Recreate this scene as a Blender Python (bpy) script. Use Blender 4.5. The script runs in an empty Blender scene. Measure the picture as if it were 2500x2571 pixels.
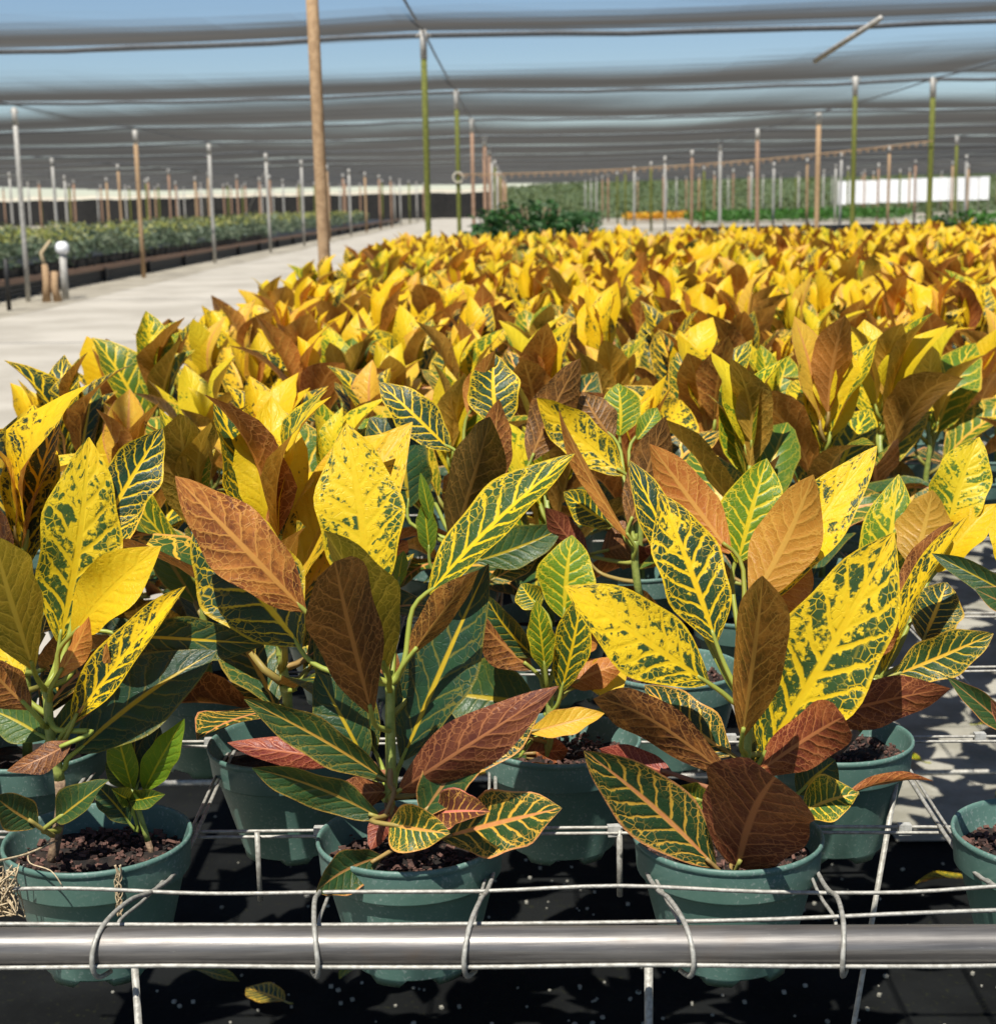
import bpy, bmesh, math, random
from mathutils import Vector, Matrix
import numpy as np
R = math.radians
rng = random.Random(7)

# ------------------------------------------------------------------ camera, sky, sun, exposure
scene = bpy.context.scene
col = scene.collection
CAMZ = 1.50
F = 4000.0; K = F / 2300.0                                   # focal length in pixels of the 2500 x 2571 photograph
cam_d = bpy.data.cameras.new('camera')
cam_d.sensor_fit = 'HORIZONTAL'; cam_d.sensor_width = 36.0
cam_d.lens = 36.0 * F / 2500.0
cam_d.clip_start = 0.02; cam_d.clip_end = 2000
cam_d.dof.use_dof = True; cam_d.dof.focus_distance = 1.55; cam_d.dof.aperture_fstop = 14.0
cam = bpy.data.objects.new('camera', cam_d); col.objects.link(cam)
CROT = Matrix.Rotation(R(.86), 3, 'Z') @ Matrix.Rotation(R(90 - 11.05), 3, 'X') @ Matrix.Rotation(R(-1.1), 3, 'Z')
CPOS = Vector((0, 0, CAMZ))
cam.matrix_world = Matrix.Translation(CPOS) @ CROT.to_4x4()
scene.camera = cam

SUN_EL, SUN_AZ = 62.0, 180 + 18.0            # azimuth clockwise from +Y: behind the camera, a little to its left
sdir = Vector((math.sin(R(SUN_AZ)) * math.cos(R(SUN_EL)), math.cos(R(SUN_AZ)) * math.cos(R(SUN_EL)), math.sin(R(SUN_EL))))
world = bpy.data.worlds.new('World'); scene.world = world; world.use_nodes = True
wn = world.node_tree.nodes; wl = world.node_tree.links
sky = wn.new('ShaderNodeTexSky'); sky.sky_type = 'NISHITA'; sky.sun_disc = False
sky.sun_elevation = R(SUN_EL); sky.sun_rotation = R(SUN_AZ)
sky.air_density = 0.9; sky.dust_density = 0.0; sky.ozone_density = 4.0
wn['Background'].inputs['Strength'].default_value = 0.066
wl.new(sky.outputs['Color'], wn['Background'].inputs['Color'])
sun_d = bpy.data.lights.new('sun', 'SUN'); sun_d.energy = 5.0; sun_d.angle = R(0.5); sun_d.color = (1.0, 0.95, 0.87)
sun = bpy.data.objects.new('sun', sun_d); col.objects.link(sun)
sun.rotation_euler = sdir.to_track_quat('Z', 'Y').to_euler(); sun.location = (-3, -8, 14)
scene.view_settings.view_transform = 'Standard'; scene.view_settings.look = 'None'
scene.view_settings.exposure = 0.60; scene.view_settings.gamma = 1.0
scene.cycles.max_bounces = 7; scene.cycles.transparent_max_bounces = 12
scene.cycles.diffuse_bounces = 3; scene.cycles.glossy_bounces = 2

def ray(px, py):
    return CROT @ Vector(((px - 1250) / F, -(py - 1285.5) / F, -1.0))
def at(px, py, Y):                           # the point of the place seen at a photo pixel, at distance Y along the bench
    d = ray(px, py); return CPOS + d * (Y / d.y)
def depth_of(p): return -(CROT.transposed() @ (p - CPOS)).z

# ------------------------------------------------------------------ helpers
def link(o, parent=None):
    col.objects.link(o)
    if parent is not None: o.parent = parent
    return o
def mesh_of(name, v, f, mat=None, smooth=False, uv=None):
    me = bpy.data.meshes.new(name); me.from_pydata([tuple(p) for p in v], [], f)
    if uv is not None:
        l = me.uv_layers.new(name='UVMap')
        idx = np.empty(len(me.loops), dtype=np.int32); me.loops.foreach_get('vertex_index', idx)
        l.data.foreach_set('uv', np.asarray(uv, dtype=np.float32)[idx].ravel())
    if smooth: me.polygons.foreach_set('use_smooth', [True] * len(me.polygons))
    if mat: me.materials.append(mat)
    return me
def obj(name, me, parent=None): return link(bpy.data.objects.new(name, me), parent)
def empty(name, loc=(0, 0, 0), rz=0):
    o = bpy.data.objects.new(name, None); o.location = loc; o.rotation_euler = (0, 0, rz); o.empty_display_size = .05
    return link(o)
def tag(o, label, cat, group=None, kind=None):
    o['label'] = label; o['category'] = cat
    if group: o['group'] = group
    if kind: o['kind'] = kind
    return o
class MB:                                    # collects simple shapes into one mesh
    def __init__(s): s.v = []; s.f = []
    def add(s, v, f):
        n = len(s.v); s.v += [tuple(p) for p in v]; s.f += [tuple(i + n for i in q) for q in f]
    def box(s, c, d, M=None):
        c = Vector(c); x, y, z = d[0] / 2, d[1] / 2, d[2] / 2
        vs = [Vector((i, j, k)) for k in (-z, z) for j in (-y, y) for i in (-x, x)]
        if M is not None: vs = [M @ p for p in vs]
        s.add([p + c for p in vs], [(0, 2, 3, 1), (4, 5, 7, 6), (0, 1, 5, 4), (1, 3, 7, 5), (3, 2, 6, 7), (2, 0, 4, 6)])
    def tube(s, pts, r, n=8, caps=True):
        pts = [Vector(p) for p in pts]; rs = r if isinstance(r, (list, tuple)) else [r] * len(pts)
        vs = []; up = None
        for i, p in enumerate(pts):
            t = (pts[min(i + 1, len(pts) - 1)] - pts[max(i - 1, 0)]).normalized()
            if up is None: up = t.orthogonal().normalized()
            up = (up - t * up.dot(t)); up = up.normalized() if up.length > 1e-6 else t.orthogonal().normalized()
            w = t.cross(up)
            for k in range(n):
                a = 2 * math.pi * k / n
                vs.append(p + (up * math.cos(a) + w * math.sin(a)) * rs[i])
        fs = []
        for i in range(len(pts) - 1):
            for k in range(n):
                a, b = i * n + k, i * n + (k + 1) % n
                fs.append((a, b, b + n, a + n))
        if caps: fs += [tuple(range(n))[::-1], tuple(range((len(pts) - 1) * n, len(pts) * n))]
        s.add(vs, fs)
    def lathe(s, prof, n=24, c=(0, 0, 0)):
        c = Vector(c); vs = [c + Vector((r * math.cos(2 * math.pi * k / n), r * math.sin(2 * math.pi * k / n), z)) for r, z in prof for k in range(n)]
        fs = [(i * n + k, i * n + (k + 1) % n, (i + 1) * n + (k + 1) % n, (i + 1) * n + k) for i in range(len(prof) - 1) for k in range(n)]
        s.add(vs, fs)
    def mesh(s, name, mat=None, smooth=False): return mesh_of(name, s.v, s.f, mat, smooth)
def smooth_path(pts, sub=6):
    pts = [Vector(p) for p in pts]; out = []
    for i in range(len(pts) - 1):
        p0, p1, p2, p3 = pts[max(i - 1, 0)], pts[i], pts[i + 1], pts[min(i + 2, len(pts) - 1)]
        for k in range(sub):
            t = k / sub
            out.append(0.5 * ((2 * p1) + (p2 - p0) * t + (2 * p0 - 5 * p1 + 4 * p2 - p3) * t * t + (3 * p1 - p0 - 3 * p2 + p3) * t ** 3))
    return out + [pts[-1]]

# ------------------------------------------------------------------ materials
class NT:
    def __init__(s, name):
        s.mat = bpy.data.materials.new(name); s.mat.use_nodes = True
        s.t = s.mat.node_tree; s.n = s.t.nodes; s.l = s.t.links; s.n.clear()
        s.out = s.n.new('ShaderNodeOutputMaterial')
    def set(s, sock, v):
        if isinstance(v, bpy.types.NodeSocket): s.l.new(v, sock)
        elif v is not None:
            if sock.type == 'RGBA' and len(v) == 3: v = (*v, 1)
            sock.default_value = v
    def new(s, t, **kw):
        n = s.n.new(t)
        for k, v in kw.items(): setattr(n, k, v)
        return n
    def m(s, op, a, b=None, c=None, clamp=False):
        n = s.new('ShaderNodeMath', operation=op, use_clamp=clamp); s.set(n.inputs[0], a)
        if b is not None: s.set(n.inputs[1], b)
        if c is not None: s.set(n.inputs[2], c)
        return n.outputs[0]
    def add(s, a, b): return s.m('ADD', a, b)
    def sub(s, a, b): return s.m('SUBTRACT', a, b)
    def mul(s, a, b): return s.m('MULTIPLY', a, b)
    def mx(s, a, b): return s.m('MAXIMUM', a, b)
    def step(s, x, lo, hi, to0=0.0, to1=1.0, it='SMOOTHSTEP'):
        n = s.new('ShaderNodeMapRange', interpolation_type=it)
        for i, v in enumerate((x, lo, hi, to0, to1)): s.set(n.inputs[i], v)
        return n.outputs[0]
    def mix(s, f, a, b, blend='MIX'):
        n = s.new('ShaderNodeMix', data_type='RGBA', blend_type=blend, clamp_factor=True)
        s.set(n.inputs[0], f); s.set(n.inputs[6], a); s.set(n.inputs[7], b); return n.outputs[2]
    def vec(s, x, y, z):
        n = s.new('ShaderNodeCombineXYZ'); [s.set(n.inputs[i], v) for i, v in enumerate((x, y, z))]; return n.outputs[0]
    def noise(s, v, scale, detail=2, rough=.5, dist=0):
        n = s.new('ShaderNodeTexNoise'); s.set(n.inputs['Vector'], v); n.inputs['Scale'].default_value = scale
        n.inputs['Detail'].default_value = detail; n.inputs['Roughness'].default_value = rough; n.inputs['Distortion'].default_value = dist
        return n.outputs['Fac']
    def obco(s): return s.new('ShaderNodeTexCoord').outputs['Object']
    def bump(s, h, strength=.3, dist=.002):
        n = s.new('ShaderNodeBump'); n.inputs['Strength'].default_value = strength; n.inputs['Distance'].default_value = dist
        s.set(n.inputs['Height'], h); return n.outputs[0]
    def princ(s, base, rough=.5, metal=0, normal=None, spec=.5):
        p = s.new('ShaderNodeBsdfPrincipled'); s.set(p.inputs['Base Color'], base); s.set(p.inputs['Roughness'], rough)
        s.set(p.inputs['Metallic'], metal); s.set(p.inputs['Specular IOR Level'], spec)
        if normal is not None: s.set(p.inputs['Normal'], normal)
        return p.outputs[0]
    def done(s, sh): s.l.new(sh, s.out.inputs['Surface']); return s.mat

def simple(name, c1, c2, scale=20, rough=.6, metal=0, bump=.15, detail=4, lo=.35, hi=.65, bd=.003):
    t = NT(name); n = t.noise(t.obco(), scale, detail, .6)
    return t.done(t.princ(t.mix(t.step(n, lo, hi), c1, c2), rough, metal, t.bump(n, bump, bd)))

def leaf_material(name, per_object=True):
    t = NT(name)
    uv = t.new('ShaderNodeSeparateXYZ'); t.l.new(t.new('ShaderNodeUVMap', uv_map='UVMap').outputs[0], uv.inputs[0])
    x, v = uv.outputs[0], uv.outputs[1]
    if per_object:
        oi = t.new('ShaderNodeObjectInfo'); c, alpha = oi.outputs['Color'], oi.outputs['Alpha']
    else:
        oi = t.new('ShaderNodeAttribute', attribute_type='GEOMETRY', attribute_name='leafp'); c, alpha = oi.outputs['Color'], oi.outputs['Alpha']
    sp = t.new('ShaderNodeSeparateColor'); t.l.new(c, sp.inputs[0])
    y, red, seed = sp.outputs[0], sp.outputs[1], sp.outputs[2]
    cx = t.sub(x, .5); a = t.mul(t.m('ABSOLUTE', cx), 2); side = t.m('SIGN', cx)
    nv = t.vec(x, t.mul(v, 2.3), t.mul(seed, 53))
    n1 = t.noise(nv, 3.0, 4, .55); n2 = t.noise(nv, 12, 3, .6); nf = t.noise(nv, 42, 2, .6)
    # lateral veins, forking with the noise
    s = t.add(t.sub(t.mul(v, 8.6), t.mul(a, 1.75)), t.add(t.mul(t.sub(n1, .5), .75), t.add(t.mul(side, .24), t.mul(seed, 3))))
    s = t.add(s, t.mul(t.mul(t.m('POWER', a, 3.0), t.sub(n2, .5)), 1.4))
    d = t.mul(t.m('PINGPONG', s, .5), 2)
    wv = t.add(t.mul(t.add(.09, t.mul(y, .26)), t.sub(1.1, t.mul(a, .6))), t.mul(t.sub(n2, .5), .22))
    vein = t.step(d, t.sub(wv, .05), t.add(wv, .10), 1, 0)
    w0 = t.add(t.add(.022, t.mul(t.sub(1, v), .06)), t.mul(y, .04))
    mid = t.step(a, t.mul(w0, .7), t.add(w0, .035), 1, 0)
    vo = t.new('ShaderNodeTexVoronoi', feature='DISTANCE_TO_EDGE', voronoi_dimensions='3D'); t.l.new(nv, vo.inputs['Vector']); vo.inputs['Scale'].default_value = 10
    net = t.step(vo.outputs['Distance'], .015, .07, 1, 0)
    netm = t.mul(net, t.step(a, .35, .8, 0, .85))
    margin = t.step(t.add(a, t.mul(t.sub(n2, .5), .08)), .90, .965)
    b = t.add(t.add(t.mul(n1, .75), t.mul(n2, .45)), t.add(t.mul(y, .98), -1.265))
    b = t.add(b, t.mul(y, t.add(t.mul(t.sub(.5, a), .22), t.mul(t.sub(v, .45), .22))))
    blotch = t.step(b, -.035, .05)
    speck = t.mul(t.step(nf, .66, .72), t.mul(.85, t.step(y, .05, .5)))
    ym = t.mx(t.mx(t.mul(vein, t.step(y, .02, .34, .10, 1)), t.mul(mid, t.step(y, 0, .2, .45, 1))), t.mx(t.mx(t.mul(netm, t.step(y, 0, .4, .1, 1)), t.mul(margin, t.mx(red, t.step(y, .05, .35, .15, .9)))), t.mx(blotch, speck)))
    green = t.mix(alpha, (.012, .040, .022), (.14, .27, .012))
    green = t.mix(t.step(n1, .3, .7, 0, .5), green, t.mix(alpha, (.020, .075, .020), (.20, .33, .015)))
    yel = t.mix(t.step(n2, .35, .65, 0, .6), (.82, .52, .010), (.84, .60, .018))
    yel = t.mix(t.mul(alpha, .55), yel, (.55, .56, .03))
    yel = t.mix(t.mul(t.step(v, .8, 1.02), .25), yel, (.80, .40, .01))
    pink = t.mix(n2, (.62, .09, .11), (.72, .30, .16))
    yel = t.mix(t.mul(red, t.mx(t.mx(margin, mid), .45)), yel, pink)
    green = t.mix(t.mul(t.step(red, .75, 1), .7), green, (.13, .012, .018))
    face = t.mix(ym, green, yel)
    # underside
    bb = t.mix(t.step(n1, .32, .68), (.066, .022, .011), (.145, .054, .018))
    bo = t.mix(t.step(n1, .3, .7), (.46, .135, .026), (.60, .235, .045))
    back = t.mix(t.step(t.add(y, t.add(t.mul(t.sub(n1, .5), .85), t.mul(t.sub(n2, .5), .5))), .10, .78), bb, bo)
    back = t.mix(t.mul(alpha, .8), back, t.mix(t.step(y, .1, .9), (.17, .18, .018), (.50, .38, .03)))
    back = t.mix(t.mul(red, .75), back, t.mix(n1, (.12, .010, .016), (.30, .030, .030)))
    vthin = t.step(d, .05, .17, .95, 0)
    mb = t.mx(t.mx(mid, t.mul(vthin, .92)), t.mul(net, t.step(a, .15, .65, .25, .75)))
    vb = t.mix(t.step(y, .05, .6), (.34, .145, .045), (.70, .34, .07))
    vb = t.mix(t.mul(alpha, .7), vb, (.42, .38, .04)); vb = t.mix(t.mul(red, .6), vb, (.50, .10, .08))
    back = t.mix(mb, back, vb)
    bf = t.new('ShaderNodeNewGeometry').outputs['Backfacing']
    colr = t.mix(bf, face, back)
    pet = t.step(v, -.02, .01, 1, 0)
    colr = t.mix(pet, colr, t.mix(red, (.34, .40, .07), (.36, .16, .08)))
    h = t.sub(1, t.mx(t.mx(vthin, mid), t.mul(net, .35)))
    nrm = t.bump(t.add(t.mul(t.mul(h, t.step(d, 0, .6)), .8), t.mul(n2, .25)), .30, .003)
    p = t.princ(colr, t.step(nf, .3, .7, .36, .52), 0, nrm, .32)
    tr = t.new('ShaderNodeBsdfTranslucent'); t.set(tr.inputs[0], t.mix(bf, t.mix(.25, face, (.6, .36, .01)), t.mix(.22, back, (.62, .33, .01)))); t.set(tr.inputs['Normal'], nrm)
    ms = t.new('ShaderNodeMixShader'); ms.inputs[0].default_value = .33
    t.l.new(t.add(.12, t.mul(t.mx(y, alpha), .27)), ms.inputs[0])
    t.l.new(p, ms.inputs[1]); t.l.new(tr.outputs[0], ms.inputs[2])
    return t.done(ms.outputs[0])

M = {}
M['leaf'] = leaf_material('croton_leaf'); M['leaf_mass'] = leaf_material('croton_leaf_mass', False)
def pot_material():
    t = NT('green_plastic'); o = t.obco(); n = t.noise(o, 14, 4, .6); f = t.noise(o, 260, 2, .6)
    oi = t.new('ShaderNodeObjectInfo').outputs['Random']
    c = t.mix(t.step(n, .3, .7), (.080, .160, .130), (.110, .200, .168))
    c = t.mix(t.mul(t.step(f, .56, .68), t.step(n, .36, .60, .05, .7)), c, (.30, .36, .33))
    c = t.mix(t.mul(oi, .3), c, (.055, .12, .095))
    return t.done(t.princ(c, t.step(n, .3, .7, .42, .6), 0, t.bump(f, .08, .001), .4))
M['pot'] = pot_material()
M['soil'] = simple('potting_soil', (.006, .004, .003), (.030, .018, .012), 90, .95, 0, 1.0, 5, .35, .7, .006)
M['bark'] = simple('bark_chip', (.030, .014, .010), (.15, .075, .055), 45, .9, 0, .5)
M['stem'] = simple('green_stem', (.20, .26, .05), (.30, .34, .08), 120, .45, 0, .3)
M['wood_stem'] = simple('woody_stem', (.16, .10, .06), (.32, .22, .13), 160, .8, 0, .6)
M['wire'] = simple('galvanised_wire', (.27, .26, .225), (.42, .41, .365), 160, .55, .25, .25)
def pipe_material():
    t = NT('weathered_steel'); o = t.obco(); sp = t.new('ShaderNodeMapping'); t.l.new(o, sp.inputs[0]); sp.inputs['Scale'].default_value = (2.5, 60, 60)
    n = t.noise(sp.outputs[0], 3, 5, .65); n2 = t.noise(o, 9, 4, .6); n3 = t.noise(sp.outputs[0], 14, 4, .7)
    c = t.mix(t.step(n, .3, .7), (.105, .098, .092), (.19, .18, .168))
    c = t.mix(t.mul(t.step(n2, .55, .72), .6), c, (.15, .105, .07))
    c = t.mix(t.step(n3, .66, .74, 0, .6), c, (.42, .40, .35))
    return t.done(t.princ(c, t.step(n2, .3, .7, .34, .50), .55, t.bump(n, .2, .001)))
M['pipe'] = pipe_material()
M['clip'] = simple('zinc_clip', (.36, .36, .33), (.52, .52, .48), 120, .6, .2, .3)
M['root'] = simple('dried_root', (.40, .30, .17), (.62, .50, .32), 200, .9)
M['tan_post'] = simple('weathered_timber', (.30, .19, .10), (.42, .28, .155), 30, .85, 0, .3)
M['olive_post'] = simple('algae_covered_pipe', (.085, .098, .010), (.14, .150, .020), 30, .8, 0, .3)
M['grey_post'] = simple('grey_galvanised_pipe', (.30, .29, .26), (.46, .44, .40), 25, .6, .1, .2)
M['brown_post'] = simple('rusty_pipe', (.24, .135, .08), (.36, .23, .15), 25, .8, 0, .3)
M['cable'] = simple('dark_cable', (.05, .055, .06), (.09, .095, .10), 40, .7)
M['white'] = simple('white_sheet', (.74, .76, .78), (.84, .85, .86), 6, .6, 0, .1)
M['cream'] = simple('cream_hem', (.42, .38, .30), (.60, .55, .44), 12, .8)
M['black'] = simple('black_plastic', (.008, .008, .008), (.022, .021, .020), 12, .6)
M['shadow_black'] = simple('black_shadow_sheet', (.006, .006, .006), (.013, .012, .011), 3, .9)  # near-black that paints the shaded depth past the far rows
def cloth_material():
    t = NT('woven_shade_net'); g = t.new('ShaderNodeNewGeometry')
    dt = t.new('ShaderNodeVectorMath', operation='DOT_PRODUCT'); t.l.new(g.outputs['True Normal'], dt.inputs[0]); t.l.new(g.outputs['Incoming'], dt.inputs[1])
    cs = t.m('ABSOLUTE', dt.outputs['Value'])               # threads close up when the net is seen at a slant
    o = t.obco(); mp = t.new('ShaderNodeMapping'); t.l.new(o, mp.inputs[0]); mp.inputs['Scale'].default_value = (.05, .6, 1)
    n = t.noise(mp.outputs[0], 2.2, 4, .55, .4)
    cs = t.add(cs, t.mul(t.sub(n, .5), .014))
    tr = t.step(cs, .040, .128, .0, .92, 'SMOOTHERSTEP')
    c = t.mix(t.step(n, .35, .68), (.075, .075, .073), (.100, .098, .094))
    df = t.new('ShaderNodeBsdfDiffuse'); t.set(df.inputs[0], c)
    tl = t.new('ShaderNodeBsdfTranslucent'); t.set(tl.inputs[0], t.mix(.0, c, c))
    m1 = t.new('ShaderNodeMixShader'); m1.inputs[0].default_value = .5; t.l.new(df.outputs[0], m1.inputs[1]); t.l.new(tl.outputs[0], m1.inputs[2])
    tp = t.new('ShaderNodeBsdfTransparent')
    m2 = t.new('ShaderNodeMixShader'); t.l.new(tr, m2.inputs[0]); t.l.new(m1.outputs[0], m2.inputs[1]); t.l.new(tp.outputs[0], m2.inputs[2])
    return t.done(m2.outputs[0])
M['cloth'] = cloth_material()
def ground_material(name, c1, c2, c3, s1, s2, rough=.9, bump=.4, spec=.3):
    t = NT(name); o = t.obco(); n = t.noise(o, s1, 5, .6); f = t.noise(o, s2, 4, .65); g = t.noise(o, s1 * .23, 3)
    c = t.mix(t.step(n, .35, .65), c1, c2); c = t.mix(t.step(f, .58, .72, 0, .55), c, c3)
    c = t.mix(t.step(g, .45, .7, 0, .45), c, c1)
    return t.done(t.princ(c, rough, 0, t.bump(f, bump, .01), spec))
M['ground'] = ground_material('dry_sandy_ground', (.24, .215, .165), (.36, .325, .255), (.42, .39, .32), 1.3, 40)
M['road'] = ground_material('pale_sand_road', (.34, .31, .255), (.45, .415, .35), (.28, .245, .195), .7, 30)
M['mat'] = ground_material('black_weed_mat', (.006, .0065, .0065), (.011, .012, .012), (.024, .026, .012), 3, 70, .95, .3, .06)
M['slab'] = ground_material('algae_stained_concrete', (.22, .21, .165), (.36, .345, .29), (.12, .12, .07), 4, 60)
def foliage_material(name, c1, c2, c3):
    t = NT(name); g = t.new('ShaderNodeNewGeometry').outputs['Random Per Island']; n = t.noise(t.obco(), 1.1, 3)
    r = t.new('ShaderNodeValToRGB'); t.l.new(g, r.inputs[0]); e = r.color_ramp.elements
    e[0].color = (*c1, 1); e[1].color = (*c3, 1); m = e.new(.55); m.color = (*c2, 1)
    c = t.mix(t.step(n, .4, .65, 0, .5), r.outputs[0], c1)
    p = t.princ(c, .5, 0, None, .35); tr = t.new('ShaderNodeBsdfTranslucent'); t.set(tr.inputs[0], c)
    ms = t.new('ShaderNodeMixShader'); ms.inputs[0].default_value = .25; t.l.new(p, ms.inputs[1]); t.l.new(tr.outputs[0], ms.inputs[2])
    return t.done(ms.outputs[0])
M['fol_dark'] = foliage_material('broad_dark_leaves', (.018, .060, .016), (.035, .105, .022), (.07, .17, .05))
M['fol_grey'] = foliage_material('grey_green_leaves', (.070, .105, .062), (.13, .175, .105), (.27, .31, .20))
M['fol_lime'] = foliage_material('yellow_green_tips', (.24, .28, .06), (.40, .40, .10), (.52, .48, .18))
M['fol_bank'] = foliage_material('bank_scrub', (.075, .105, .035), (.11, .145, .050), (.16, .19, .08))
M['fol_green'] = foliage_material('fresh_green_leaves', (.030, .110, .014), (.055, .170, .020), (.10, .24, .04))
M['fol_flower'] = foliage_material('yellow_orange_leaves', (.45, .14, .02), (.75, .45, .02), (.80, .55, .03))

# ------------------------------------------------------------------ setting
def sheet(name, x0, x1, y0, y1, z, mat, nx=1, ny=1, wob=0):
    v = []; f = []
    for j in range(ny + 1):
        for i in range(nx + 1):
            wx = wob * (math.sin(j * 1.7 + i) + math.sin(j * .6)) if i in (0, nx) else 0
            v.append((x0 + (x1 - x0) * i / nx + wx, y0 + (y1 - y0) * j / ny, z))
    for j in range(ny):
        for i in range(nx):
            a = j * (nx + 1) + i; f.append((a, a + 1, a + nx + 2, a + nx + 1))
    o = obj(name, mesh_of(name, v, f, mat)); o['kind'] = 'structure'; return o
sheet('ground', -600, 600, -60, 1200, 0, M['ground'])
sheet('sand_road', -7.3, -1.35, -6, 148, .006, M['road'], 1, 60, .06)
sheet('weed_mat', -1.34, 6.6, -2.5, 15.5, .012, M['mat'])
sheet('concrete_slab', .86, 2.6, 3.5, 9, .020, M['slab'])
sheet('weed_mat', 7.5, 40, 28*K, 47*K, .012, M['mat'])
sheet('gravel_path', 2.2, 50, 47.5*K, 53*K, .010, M['road'])

# shade house roof: panels of net sagging between cables, posts on a grid
ROOF = 3.16; DY = 4.8 * K; PY = [4.5 * K + DY * j for j in range(-1, 18)]; SH = -.09
def shy(x): return SH * (x + .87)
ROOF = 3.16; PX = [-.87 + 6.93 * k for k in range(-5, 8)]
roof = empty('shade_cloth_roof', (0, 0, 0))
tag(roof, 'dark grey woven shade net roof sagging between cables over the nursery', 'shade cloth')
X0, X1, NX, NYs = -36.0, 48.0, 120, 14
def nz(x, y):
    return .030 * math.sin(x * .27 + y * .5) + .018 * math.sin(x * .61 - y * .23 + 1.3) + .006 * math.sin(x * 1.9 + y * 1.1)
SAG = (.15, .15, .15, .10, .07, .045)
def sag_mult(x, j): return 1 + .28 * math.sin(x * .17 + j * 1.9) + .14 * math.sin(x * .41 - j * 2.7)
for j in range(len(PY) - 1):
    v = []; f = []
    for b in range(NYs + 1):
        t = b / NYs
        for a in range(NX + 1):
            x = X0 + (X1 - X0) * a / NX; y = PY[j] + DY * t
            dx = (x - PX[0]) % 6.93 / 6.93
            cab = -.05 * 4 * dx * (1 - dx)
            z = ROOF + .02 + cab - SAG[min(j, 5)] * sag_mult(x, j) * 4 * t * (1 - t) + nz(x, y / K) * math.sin(math.pi * t)
            # a little fold of cloth gathered on each cable
            z -= .05 * math.exp(-(t / .025) ** 2) + .03 * math.exp(-((1 - t) / .02) ** 2)
            v.append((x, y + shy(x), z))
    for b in range(NYs):
        for a in range(NX):
            q = b * (NX + 1) + a; f.append((q, q + NX + 1, q + NX + 2, q + 1))
    obj('net_panel', mesh_of('net_panel', v, f, M['cloth'], True), roof)
for j, y in enumerate(PY):                                   # cross cables with the hem wrapped on them
    mb = MB(); pts = []
    for a in range(0, 121):
        x = X0 + (X1 - X0) * a / 120; dx = (x - PX[0]) % 6.93 / 6.93
        pts.append((x, y + shy(x), ROOF - .05 * 4 * dx * (1 - dx) - .045 + .008 * math.sin(a * 2.3 + j)))
    mb.tube(pts, .026, 6); obj('hem_cable', mb.mesh('hem_cable', M['cable'], True), roof)
for k, x in enumerate(PX):
    mb = MB(); pts = []
    for j in range(len(PY) - 1):
        for t in (0, .25, .5, .75):
            pts.append((x, PY[j] + DY * t + shy(x), ROOF - .04 - .03 * 4 * t * (1 - t)))
    mb.tube(pts, .011, 6); obj('ridge_cable', mb.mesh('ridge_cable', M['cable'], True), roof)

# posts
def post_mesh(r, mat, top_mat=None):
    mb = MB(); mb.tube([(0, 0, 0), (0, 0, 1), (0, 0, 2), (0, 0, ROOF - .09)], r, 12); return mb.mesh('post_shaft', mat, True)
cap_me = {}
def post(x, y, r, matkey, label, group=None, name='shade_post', h=None, lean=(0, 0)):
    key = (round(r, 3), matkey)
    if key not in cap_me:
        mb = MB(); mb.tube([(0, 0, ROOF - .30), (0, 0, ROOF - .02)], r * 1.12, 12); c = mb.mesh('post_sleeve', M['grey_post'], True)
        mb = MB(); mb.tube([(-.07, 0, ROOF - .09), (0, 0, ROOF - .05), (.07, 0, ROOF - .09)], .012, 6)
        cap_me[key] = (post_mesh(r, M[matkey]), c, mb.mesh('cable_clamp', M['grey_post'], True))
    p = empty(name, (x, y * K + shy(x), 0)); tag(p, label, 'post', group)
    p.rotation_euler = (lean[1], lean[0], 0)
    for nm, me in zip(('shaft', 'sleeve', 'cable_clamp'), cap_me[key]): obj(nm, me, p)
    return p
post(-.91, 4.42, .029, 'tan_post', 'thick tan post rising through the edge of the croton bench', lean=(R(-.5), 0))
post(-.87, 9.15, .030, 'olive_post', 'olive algae-covered post past the far corner of the croton bench')
post(-.87, 14.1, .033, 'olive_post', 'olive and tan post with a white ring beside the dark shrubs')
post(-.87, 18.9, .036, 'brown_post', 'rusty brown post behind the dark green shrubs')
post(6.06, 14.1, .040, 'olive_post', 'yellow-olive post where the irrigation line ends')
post(4.78, 13.6, .034, 'olive_post', 'dark olive hose pole with knobbly top beside the yellow-olive post')
post(PX[4] - .33, 19.7 - 4.8, .04, 'grey_post', 'pale grey post at the road edge beside the white-capped standpipe')
post(PX[4] - .33, 19.7, .045, 'tan_post', 'tan post with a diagonal guy wire at the edge of the road')
post(PX[4] - .30, 24.4, .045, 'grey_post', 'weathered grey post on the road edge with grey green plants behind')
G = 'slender posts of the far shade house rows'
styles = ['grey_post', 'brown_post', 'grey_post', 'tan_post', 'olive_post', 'brown_post']
for k, x in enumerate(PX):
    for j, y in enumerate(PY):
        y /= K
        if y < 11 or y > 84: continue
        if k == 4 and y < 26 or k == 5 and y < 20 or k == 6 and y < 15: continue
        px = abs(x) / y
        if px > .60: continue
        if k == 4 and y > 26 and y < 34: pass
        post(x + rng.uniform(-.12, .12), y + rng.uniform(-.1, .1) + (.8 if k <= 4 else 0), .047 if y < 40 else .055, rng.choice(styles),
             'slender pipe post in the far rows that hold up the shade net', G, lean=(R(rng.uniform(-.5, .5)), 0))
for x in (-27, -24, -20.5, -18, -12.5, -10, 9.3, 16.5, 23.0, 26.5):     # extra props between the rows far away
    for y in (50.2, 63.5, 75.0):
        if abs(x) / y < .55:
            post(x + rng.uniform(-1, 1), y, .055, rng.choice(styles), 'slender pipe post in the far rows that hold up the shade net', G)
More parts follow.
